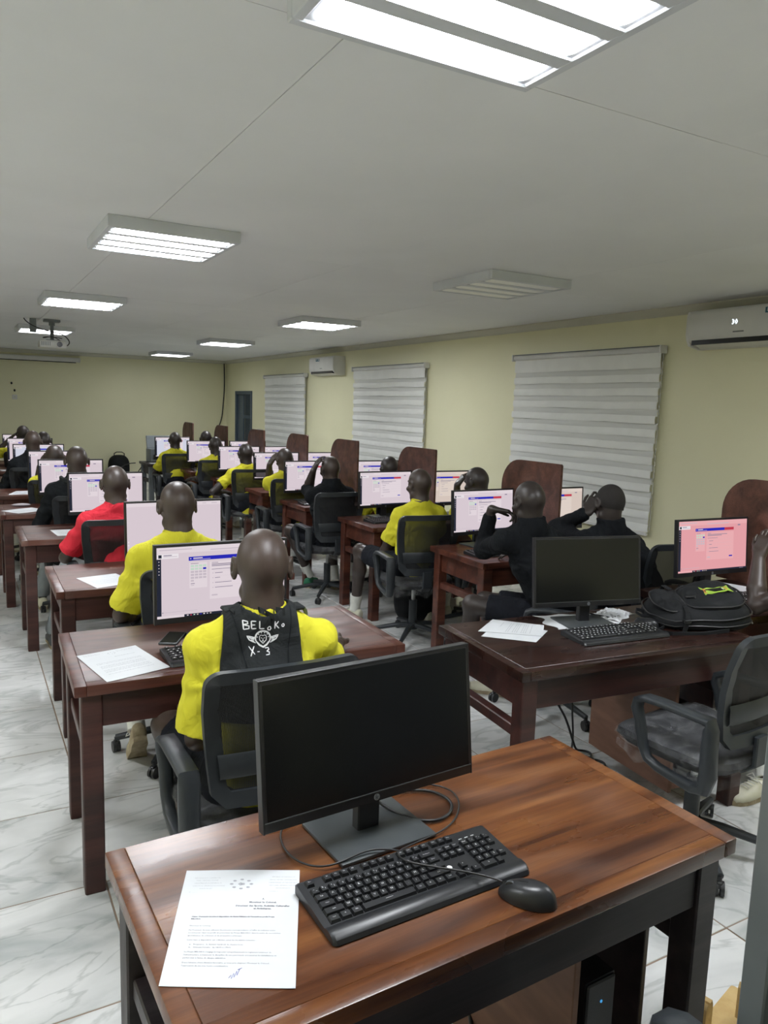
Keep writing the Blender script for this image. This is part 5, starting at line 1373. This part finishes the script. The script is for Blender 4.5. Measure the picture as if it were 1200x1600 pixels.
        # side: choose so that thumb points to the body midline when the palm faces down
        hand(s, W_+nd*.004, nd, n_, (1 if s_ < 0 else -1) if 'th' not in q else q['th'], q['c'], res, q.get('sp', .12), q.get('hs', 1.0))
    for s_, hp, K_, An, Fo in kn:
        s.cap(hp, K_, .080, .056, .03); s.cap(K_, K_+A3((0, 0, -.005)), .055, .052, .02)
        m_ = K_+(An-K_)*.32; s.cap(K_, m_-f*.012, .050, .053, .02); s.cap(m_-f*.012, An, .052, .034, .02)
    obj('body', s.mesh('body', skinm), t)
    for q in (-1, 1):
        if res < .008:
            o = MB().sphere((0, 0, 0), .0115, 10, 8).mesh('eye', 'eye_white'); e_ = obj('eye', o, t, tuple(H(q*.031, .081, .004)))
            MB().sphere((0, .0085, 0), .0045, 8, 6).build('iris', 'dark_glass', e_)
    if hair:
        hs = SDF(c-.14, c+.14, max(.006, res)); hs.ell(H(0, -.012, .028), (.0795, .1015, .0945), Rh, 0); hs.ell(H(0, -.045, .008), (.0715, .0690, .076), Rh, .015)
        hs.clip(H(0, .055, .05), Rh @ A3((0, .75, -.65))); hs.clip(H(0, 0, -.045), Rh @ A3((0, .25, -1)))
        obj('hair', hs.mesh('hair', 'hair'), t)
    # ---------------- top
    res2 = max(res, .0065)
    g = SDF(lo, hi, res2); o_ = .015
    jk = kind == 'jacket'; oo = o_+(.008 if jk else 0)
    hem = pel+A3((0, 0, -.045))
    g.cap(hem, wst, .104+oo, .098+oo, .03, r, 1.42); g.cap(wst, chs, .098+oo, .102+oo, .03, rs, 1.45); g.cap(chs, SC, .102+oo, .066+oo, .03, rs, 1.62)
    g.cap(SL, SR, .043+oo, .043+oo, .03)
    for S in (SL, SR): g.cap(C7+A3((0, 0, .004)), S, .038+oo, .042+oo, .03)
    g.clip((0, 0, hem[2]-.055), (0, 0, -1))
    ax_n = nrm(H(0, -.028, -.055)-C7)
    if jk:
        g.cap(C7-ax_n*.01, C7+ax_n*.055+fs*.006, .078, .080, .02, cut=(C7+ax_n*.060, ax_n)); g.cap(C7+ax_n*.035, C7+ax_n*.12, .060, .068, .005, mode='sub')
    else:
        g.cap(C7+ax_n*.018+fs*.012, C7+ax_n*.13+fs*.0, .055, .066, .004, mode='sub')
    for s_, S, E_, W_, q in arms:
        if jk:
            g.cap(S, E_, .060, .056, .025); en = E_+(W_-E_)*cuff[0 if s_ < 0 else 1]; dv = nrm(W_-E_); g.cap(E_, en, .056, .041, .02, cut=(en, dv)); g.cap(en-dv*.03, en+dv*.03, .036, .038, .0, mode='sub')
            g.cap(en-dv*.035, en-dv*.004, .0425, .0425, .004)
        else:
            en = S+(E_-S)*sleeve; dv = nrm(E_-S); rr0 = .053; rr1 = .070 if sleeve > .6 else .064
            g.cap(S, en+dv*.03, rr0, rr1+.004, .028, cut=(en, dv)); g.cap(en-dv*.05, en+dv*.08, .046, rr1-.006, .003, mode='sub')
    dsp = folds(.0048 if not jk else .0058, seed, [a_[1]+A3((0, .0, -.10)) for a_ in arms])
    obj('jacket' if jk else 'shirt', g.mesh('top', top, dsp), t)
    # collar
    if not jk:
        a = MB(); e1 = nrm(np.cross(ax_n, (0, 1, 0.2))); e2 = np.cross(ax_n, e1); pc = C7+ax_n*.022+fs*.012
        a.tube([tuple(pc+(e1*math.cos(th)*.0635+e2*math.sin(th)*.062)+ax_n*.006*math.cos(2*th)) for th in np.linspace(0, 2*PI, 25)], .0085, 8); a.build('collar', top, t)
    # ---------------- shorts
    b = SDF(lo, hi, max(res, .008)); b.cap(pel+r*.02, pel-r*.02, .112, .112, .02, r, 1.38); b.cap(pel, pel+A3((0, 0, .06)), .110, .104, .02, r, 1.38)
    b.clip(pel+A3((0, 0, .10)), (0, 0, 1))
    for s_, hp, K_, An, Fo in kn:
        lenf = .80 if shorts != 'jeans_grey' else 1.0; en = hp+(K_-hp)*lenf; dv = nrm(K_-hp)
        b.cap(hp, en+dv*.03, .098, .078, .03, cut=(en, dv) if lenf < 1 else None)
        if lenf < 1: b.cap(en-dv*.05, en+dv*.08, .066, .070, 0, mode='sub')
        else: b.cap(K_, An+A3((0, 0, .03)), .066, .055, .02)
    b.clip((0, 0, .10), (0, 0, -1))
    obj('shorts' if shorts != 'jeans_grey' else 'trousers', b.mesh('shorts', shorts, folds(.003, seed+5)), t)
    # ---------------- feet
    for s_, hp, K_, An, Fo in kn:
        fd = nrm(Fo['d']) if Fo and 'd' in Fo else f; sh = nrm(K_-An); sm = (Fo or {}).get('shoe', shoe)
        up = A3((0, 0, 1)) if not (Fo and 'up' in Fo) else nrm(Fo['up'])
        Mx = basis(up, fd); zc = .0; P_ = Vector(An)-Vector(up)*.088+Mx.to_3x3() @ Vector((0, .052, 0))
        if not (Fo and 'up' in Fo): P_.z = .006
        o = obj('shoe', SHOE, t); o.matrix_local = Matrix.Translation(P_) @ Mx; slotmat(o, sm)
        so = obj('sole', SOLE, o); obj('laces', LACE, o)
        if sock and shorts != 'jeans_grey': o = obj('sock', SOCK, t); o.matrix_local = Matrix.Translation(Vector(An)+Vector(sh)*.005) @ basis(sh, f)
    info = dict(t=t, C7=C7, SC=SC, chs=chs, wst=wst, pel=pel, rs=rs, fs=fs, SL=SL, SR=SR, O=O, H=H, lo=lo, hi=hi, ax=ax_n)
    return info
Z_ = (0, 0, -1)
# --- the man in the vest
V = person('person with shaved head in yellow t-shirt and black vest reading BELOKO, nearest the camera', (.785, 2.155), (.782, 2.14, 1.325), .0050, syaw=-.22, hyaw=-.30, pitch=.10, skinm='skin_a', sleeve=.90, seed=3,
   L_=dict(w=(.66, 2.43, .67), e=(.52, 1.95, .50), d=(.3, .9, -.1), n=Z_, c=.35), R_=dict(w=(1.185, 2.455, .815), e=(1.10, 2.15, .62), d=(.25, .95, .10), n=(0, .1, -1), c=.42),
   knees=((.60, 2.58, .56), (.99, 2.60, .55)), feet=(dict(a=(.63, 2.42, .10)), dict(a=(.98, 2.62, .10))), shoe='shoe_dark')
def vest(V):
    t = V['t']; C7, SC, chs, wst, rs, fs = (V[k] for k in ('C7', 'SC', 'chs', 'wst', 'rs', 'fs')); h = .0048; o_ = .030
    g = SDF(SC-A3((.27, .24, .36)), SC+A3((.27, .2, .16)), h)
    g.cap(wst, chs, .098+o_, .102+o_-.003, .03, rs, 1.45); g.cap(chs, SC, .102+o_-.003, .066+o_, .03, rs, 1.62); g.cap(V['SL'], V['SR'], .043+o_, .043+o_, .03)
    for S in (V['SL'], V['SR']): g.cap(C7+A3((0, 0, .004)), S, .038+o_, .042+o_, .03)
    # cut to a back panel with two shoulder straps
    for sg in (-1, 1): g.clip(SC+rs*(sg*.106-.012)+A3((0, 0, .1)), rs*sg+A3((0, 0, .10)))
    g.clip(SC+fs*.045, fs); g.clip((0, 0, .775), (0, 0, -1))
    g.cap(C7+V['ax']*.0+fs*.0, C7+V['ax']*.2, .070, .082, .004, mode='sub')
    g.cap(C7-fs*.10+A3((0, 0, .055)), C7+A3((0, 0, .07)), .034, .05, .01, mode='sub')
    me = g.mesh('vest', 'vest_cloth', folds(.0012, 12)); vo = obj('vest', me, t)
    bm = bmesh.new(); bm.from_mesh(me); bv = BVHTree.FromBMesh(bm); bm.free()
    cx = float(SC[0]); 
    def prj(x, z, off=.0012):
        hit = bv.ray_cast(Vector((cx+x, -.6, z)), Vector((0, 1, 0)))
        return Vector((cx+x, (hit[0].y if hit[0] else -.10)-off, z))
    def strokes(name, polys, w_, mat, off=.0012):
        a = MB()
        for pl in polys:
            pts = []
            for i in range(len(pl)-1):
                (x0, z0), (x1, z1) = pl[i], pl[i+1]; m_ = max(1, int(math.hypot(x1-x0, z1-z0)/.004))
                for k in range(m_): pts.append((x0+(x1-x0)*k/m_, z0+(z1-z0)*k/m_))
            pts.append(pl[-1]); n_ = len(pts); prev = None
            for i, (x, z) in enumerate(pts):
                xa, za = pts[max(0, i-1)]; xb, zb = pts[min(n_-1, i+1)]; dx, dz = xb-xa, zb-za; l = math.hypot(dx, dz) or 1; nx, nz = -dz/l, dx/l
                ww = w_*(1-.35*abs(2*i/max(1, n_-1)-1)**3); A_, B_ = a.bm.verts.new(prj(x+nx*ww, z+nz*ww, off)), a.bm.verts.new(prj(x-nx*ww, z-nz*ww, off))
                if prev: a.bm.faces.new((prev[0], prev[1], B_, A_))
                prev = (A_, B_)
        return a.build(name, mat, t, smooth=False)
    # hand painted letters: unit boxes 0..1 placed along the back
    LT = {'B': [[(0, 0), (0, 1)], [(0, 1), (.6, .9), (.6, .65), (0, .52)], [(0, .52), (.75, .40), (.72, .1), (0, 0)]], 'E': [[(0, 0), (0, 1)], [(0, 1), (.7, 1)], [(0, .5), (.55, .52)], [(0, 0), (.7, .04)]],
          'L': [[(0, 1), (0, 0)], [(0, 0), (.7, .02)]], 'O': [[(.35, .62), (.05, .35), (.15, .05), (.5, 0), (.72, .25), (.6, .55), (.35, .62)]], 'K': [[(.1, 1), (.02, 0)], [(.7, .95), (.1, .45)], [(.18, .52), (.75, 0)]],
          'X': [[(0, 1), (.6, .1)], [(.62, 1), (.12, -.1)]], '-': [[(0, .5), (.35, .52)]], '3': [[(0, .9), (.45, .95), (.55, .7), (.2, .5), (.55, .35), (.5, .05), (.02, 0)]]}
    z0 = float(C7[2])
    x0 = -.084; polys = []
    for ch, dz, sc in zip('BELOKO', (0, .002, .002, -.003, .0, .004), (.025, .022, .023, .018, .022, .014)):
        polys += [[(x0+px_*sc*.8, z0-.021+dz+pz_*sc) for px_, pz_ in pl] for pl in LT[ch]]; x0 += .0213
    strokes('painted_name', polys, .0018, 'legend_white')
    polys = []; x0 = -.072
    for ch, sc in (('X', .024), ('-', .018), ('3', .020)):
        polys += [[(x0+px_*sc, z0-.094+pz_*sc) for px_, pz_ in pl] for pl in LT[ch]]; x0 += .022
    strokes('painted_number', polys, .0016, 'legend_white')
    # emblem: toothed ring around a big cat's face with two wings
    ex, ez = -.032, z0-.047; P2 = []
    ring = [(ex+.021*math.cos(a_), ez+.021*math.sin(a_)) for a_ in np.linspace(-.5, PI+.5, 18)]; P2.append(ring)
    strokes('emblem_ring', [ring, [(ex-.019, ez-.009), (ex-.010, ez-.020), (ex, ez-.026), (ex+.010, ez-.020), (ex+.019, ez-.009)]], .0026, 'legend_white')
    strokes('emblem_teeth', [[(ex+.0145*math.cos(a_), ez+.0145*math.sin(a_)), (ex+.018*math.cos(a_), ez+.018*math.sin(a_))] for a_ in np.linspace(.2, PI-.2, 6)], .0017, 'legend_white')
    strokes('emblem_face', [[(ex-.010, ez+.004), (ex-.006, ez+.009), (ex, ez+.007), (ex+.006, ez+.009), (ex+.010, ez+.004), (ex+.009, ez-.006), (ex, ez-.016), (ex-.009, ez-.006), (ex-.010, ez+.004)],
        [(ex-.006, ez+.001), (ex-.002, ez-.001)], [(ex+.006, ez+.001), (ex+.002, ez-.001)], [(ex, ez-.002), (ex, ez-.008), (ex-.003, ez-.010)], [(ex, ez-.008), (ex+.003, ez-.010)]], .0012, 'legend_white')
    for sg in (-1, 1):
        strokes('emblem_wing', [[(ex+sg*.022, ez+.002), (ex+sg*.044, ez+.007), (ex+sg*.038, ez-.004), (ex+sg*.028, ez-.010), (ex+sg*.020, ez-.014)], [(ex+sg*.024, ez-.004), (ex+sg*.039, ez+.003)], [(ex+sg*.024, ez-.009), (ex+sg*.033, ez-.004)], [(ex+sg*.022, ez+.000), (ex+sg*.036, ez+.000)]], .0018, 'legend_white')
    # piping seams, crumpled hanging loop, strap ring
    for sg in (-1, 1): strokes('piping', [[(sg*.085-.025, z0+.035), (sg*.072-.025, z0-.04), (sg*.060-.025, z0-.12), (sg*.052-.025, z0-.22)]], .0016, 'black_cloth', .0022)
    def L3(x, z, y): q = prj(x, z); q.y -= y; return q
    MB().sweep([*[L3(x_-.022, z0+z_, y_) for x_, z_, y_ in ((-.058, .026, .004), (-.040, .034, .010), (-.012, .032, .012), (.002, .024, .012), (.018, .016, .012), (.030, .024, .012), (.036, .028, .010), (.058, .026, .004))]], .018, .003, (0, .35, .95)).build('hanging_loop', 'vest_cloth', t)
    c_ = Vector(SC+rs*.115+fs*.045+A3((0, 0, .065)))
    MB().tube([c_+Vector((.018*math.cos(a_)+.01, .0, .026*math.sin(a_)-.01)) for a_ in np.linspace(0, PI*1.9, 14)], .0065, 8).build('strap_ring', 'olive_strap', t)
    for sg in (-1, 1):
        c_ = Vector(SC+rs*sg*.105+fs*.0+A3((0, 0, .0)))
        MB().box(-.022, .022, -.03, .03, -.006, .006, .004).build('shoulder_tab', 'vest_cloth', t, loc=tuple(SC+rs*sg*.098+fs*.0+A3((0, 0, .098))))
    # white print on the shorts' hem at the left hip
    bm2 = text_verts('B-2', .03, 'LEFT', .001); d = bmesh.new(); add_bm(d, bm2, Matrix.Translation((-.168, .10, .605)) @ Matrix.Rotation(-PI/2, 4, 'Z') @ Matrix.Rotation(PI/2, 4, 'X') @ Matrix.Rotation(.3, 4, 'Z'))
    me = bpy.data.meshes.new('hem_print'); d.to_mesh(me); d.free(); me.materials.append(MT['legend_white']); obj('hem_print', me, t)
vest(V)
person('person with shaved head and yellow polo shirt, seated directly behind the vest wearer', (.865, 3.49), (.861, 3.50, 1.330), .0062, pitch=.05, skinm='skin_a', seed=4, sleeve=.86,
   L_=dict(w=(.74, 3.78, .64), e=(.50, 3.45, .62), d=(.2, 1, -.1), n=Z_, c=.3), knees=((.70, 3.93, .56), (1.02, 3.95, .55)), feet=(dict(a=(.665, 3.50, .17), d=(.05, .75, -.75), up=(0, .70, .70), shoe='sole_tan'), None), shorts='shorts_cloth', shoe='sole_tan')
person('person with shaved head in a red t-shirt', (.85, 4.95), (.833, 4.97, 1.280), .0065, pitch=.12, skinm='skin_b', top='red_shirt', seed=5, sleeve=.80,
   L_=dict(w=(.68, 5.28, .77), e=(.46, 5.02, .60), d=(.3, .9, 0), n=Z_, c=.3), knees=((.62, 5.36, .55), (1.02, 5.38, .55)), feet=(dict(a=(.50, 5.45, .10)), None), shorts='jeans_grey', shoe='shoe_dark')
V5 = person('person in a dark hoodie with a grey hood, left row', (.78, 6.17), (.762, 6.20, 1.328), .0085, pitch=.14, skinm='skin_b', top='black_cloth', kind='jacket', seed=6, knees=((.62, 6.58, .55), (.95, 6.58, .55)), feet=(dict(a=(.52, 6.52, .10)), None), shorts='jeans_grey')
MB().sweep([tuple(V5['C7']+V5['rs']*(.115*math.cos(a_))+V5['fs']*(-.075*math.sin(a_)+.02)+A3((0, 0, .012-.02*math.sin(a_)))) for a_ in np.linspace(0, PI, 14)], .045, .03, (0, .35, 1)).build('hood', 'vest_cloth', V5['t'])
person('person in a yellow t-shirt with left hand raised to the cheek, left row', (.73, 7.36), (.726, 7.44, 1.264), .0095, pitch=.22, skinm='skin_b', seed=7, L_=dict(w=(.615, 7.60, 1.05), e=(.60, 7.85, .60), d=(.3, -.3, .9), n=(1, 0, 0), c=.5))
person('person in a dark jacket at the far left', (.64, 8.60), (.646, 8.70, 1.336), .0095, pitch=.18, skinm='skin_a', top='black_cloth', kind='jacket', seed=8, L_=dict(w=(.50, 8.95, .80), e=(.28, 8.62, .70), d=(.3, .9, 0), n=Z_, c=.3))
person('person mostly hidden behind the dark jacket wearer, only the head showing', (.83, 9.93), (.86, 10.0, 1.275), .0105, pitch=.15, skinm='skin_c', seed=9)
person('farthest person of the left row, in yellow with a raised left arm', (.70, 11.12), (.715, 11.28, 1.296), .0105, pitch=.25, hyaw=.3, skinm='skin_c', seed=10, L_=dict(w=(.56, 11.45, 1.10), e=(.40, 11.30, .80), d=(.6, -.1, .6), n=(1, 0, 0), c=.5))
# --- right row
person('person in a black jacket resting the chin on a bent left hand', (2.95, 3.20), (2.785, 3.31, 1.312), .0062, yaw=.65, syaw=.0, hyaw=-.10, pitch=.18, skinm='skin_c', top='black_cloth', kind='jacket', seed=11, shrug=(.02, 0), hunch=.05, cuff=(.78, .93),
   L_=dict(w=(2.655, 3.47, 1.135), e=(2.72, 3.80, .6), d=(.80, -.50, -.10), n=(.1, -.2, -1), c=[.5, .7, .9, 1.0], hs=1.1), R_=dict(w=(3.05, 3.62, .81), e=(3.25, 3.3, .6), d=(-.5, .8, 0), n=Z_, c=.4),
   knees=((2.575, 3.50, .57), (2.74, 3.60, .55)), feet=(dict(a=(2.58, 3.60, .10), d=(-.4, .9, 0)), dict(a=(2.78, 3.45, .10))))
person('person in a black jacket holding the head with the left hand', (3.56, 3.12), (3.44, 3.33, 1.272), .0062, syaw=-.25, hyaw=-.25, pitch=.26, roll=.10, skinm='skin_c', top='black_cloth', kind='jacket', seed=12, hair=True, hunch=.06, shrug=(.0, -.02),
   L_=dict(w=(3.315, 3.39, 1.095), e=(3.22, 3.75, .70), d=(.55, -.12, .80), n=(.80, .35, -.3), c=[.75, .65, .6, .6], hs=1.15, sp=.2), R_=dict(w=(3.72, 3.58, .81), e=(3.9, 3.2, .6), d=(-.6, .7, 0), n=Z_, c=.4), knees=((3.45, 3.57, .55), (3.75, 3.57, .55)))
person('person in a yellow t-shirt whose bare left knee sticks out beside the desk', (2.87, 4.66), (2.965, 4.77, 1.252), .0062, yaw=.15, syaw=-.05, pitch=.10, hyaw=.05, skinm='skin_b', seed=13, sleeve=.72,
   L_=dict(w=(2.93, 5.02, .70), e=(2.60, 4.78, .50), d=(.9, .5, 0), n=Z_, c=.4), R_=dict(w=(3.17, 5.15, .80), e=(3.30, 4.8, .6), d=(-.2, 1, 0), n=Z_, c=.3),
   knees=((2.675, 5.14, .585), (3.08, 5.10, .55)), feet=(dict(a=(2.70, 5.24, .10), d=(-.35, .9, 0)), dict(a=(3.20, 4.98, .10))))
person('person in a yellow t-shirt near the wall with a fist at the face', (3.60, 4.60), (3.56, 4.90, 1.245), .008, pitch=.30, hyaw=.3, roll=0, skinm='skin_c', seed=14, L_=dict(w=(3.49, 5.03, 1.09), e=(3.55, 5.05, .30), d=(.35, -.2, .6), n=(1, -.3, 0), c=1.1), hunch=.06)
person('person in a black sweatshirt with left hand raised to the temple', (2.80, 5.93), (2.83, 6.05, 1.256), .0075, pitch=.12, skinm='skin_b', top='black_cloth', kind='jacket', seed=15, cuff=(.40, .93),
   L_=dict(w=(2.70, 6.12, 1.115), e=(2.72, 6.40, .40), d=(.30, -.30, .88), n=(1, -.2, 0), c=.55), knees=((2.58, 6.33, .56), (2.98, 6.36, .55)), feet=(dict(a=(2.80, 6.40, .115), d=(.6, .7, -.1), shoe='shoe_green'), dict(a=(3.0, 6.25, .10))))
person('person half hidden right of the black sweatshirt wearer, only the head showing', (3.42, 5.92), (3.43, 6.06, 1.25), .0095, pitch=.15, skinm='skin_c', seed=16)
person('person in yellow leaning the head on the left hand, fifth in the right row', (2.86, 7.10), (2.875, 7.26, 1.25), .0095, pitch=.22, skinm='skin_b', seed=17, L_=dict(w=(2.765, 7.38, 1.07), e=(2.76, 7.40, .3), d=(.4, -.3, .8), n=(1, 0, 0), c=.7), sleeve=.6, hunch=.05)
person('person in a yellow t-shirt with left hand on the thigh, right row', (2.82, 8.15), (2.82, 8.31, 1.238), .0095, yaw=.1, pitch=.15, skinm='skin_c', seed=18, L_=dict(w=(2.66, 8.42, .66), e=(2.42, 8.20, .80), d=(.2, .9, -.2), n=Z_, c=.3), knees=((2.59, 8.56, .58), None), sleeve=.6)
person('person in a yellow t-shirt leaning right, left forearm on the chair arm', (2.82, 9.50), (2.885, 9.71, 1.243), .0105, pitch=.2, skinm='skin_c', seed=19, L_=dict(w=(2.60, 9.72, .70), e=(2.55, 9.45, .60), d=(-.1, 1, -.1), n=Z_, c=.3), sleeve=.75)
person('farthest person of the right row, in a yellow polo shirt', (2.62, 10.62), (2.63, 10.80, 1.254), .0105, pitch=.1, skinm='skin_c', seed=20)
person('person hidden behind the farthest divider, only a black head top showing', (3.12, 10.72), (3.10, 10.9, 1.272), .0105, pitch=.15, skinm='skin_c', seed=21)
person('person hidden behind a divider below the farthest blind, only an ear showing', (3.40, 9.45), (3.45, 9.68, 1.20), .0105, pitch=.3, skinm='skin_c', seed=22)
person('person cut by the right edge, bent left arm with elbow on the desk, yellow sleeve', (3.57, 1.88), (3.60, 2.03, 1.30), .0065, pitch=.2, skinm='skin_b', seed=23, sleeve=.55,
   L_=dict(w=(3.42, 2.30, 1.03), e=(3.12, 2.30, .50), d=(.4, .0, .9), n=(1, 0, 0), c=.6), knees=((3.45, 2.30, .55), (3.80, 2.32, .55)), feet=(dict(a=(3.13, 1.96, .10), d=(-.95, .1, 0)), None))
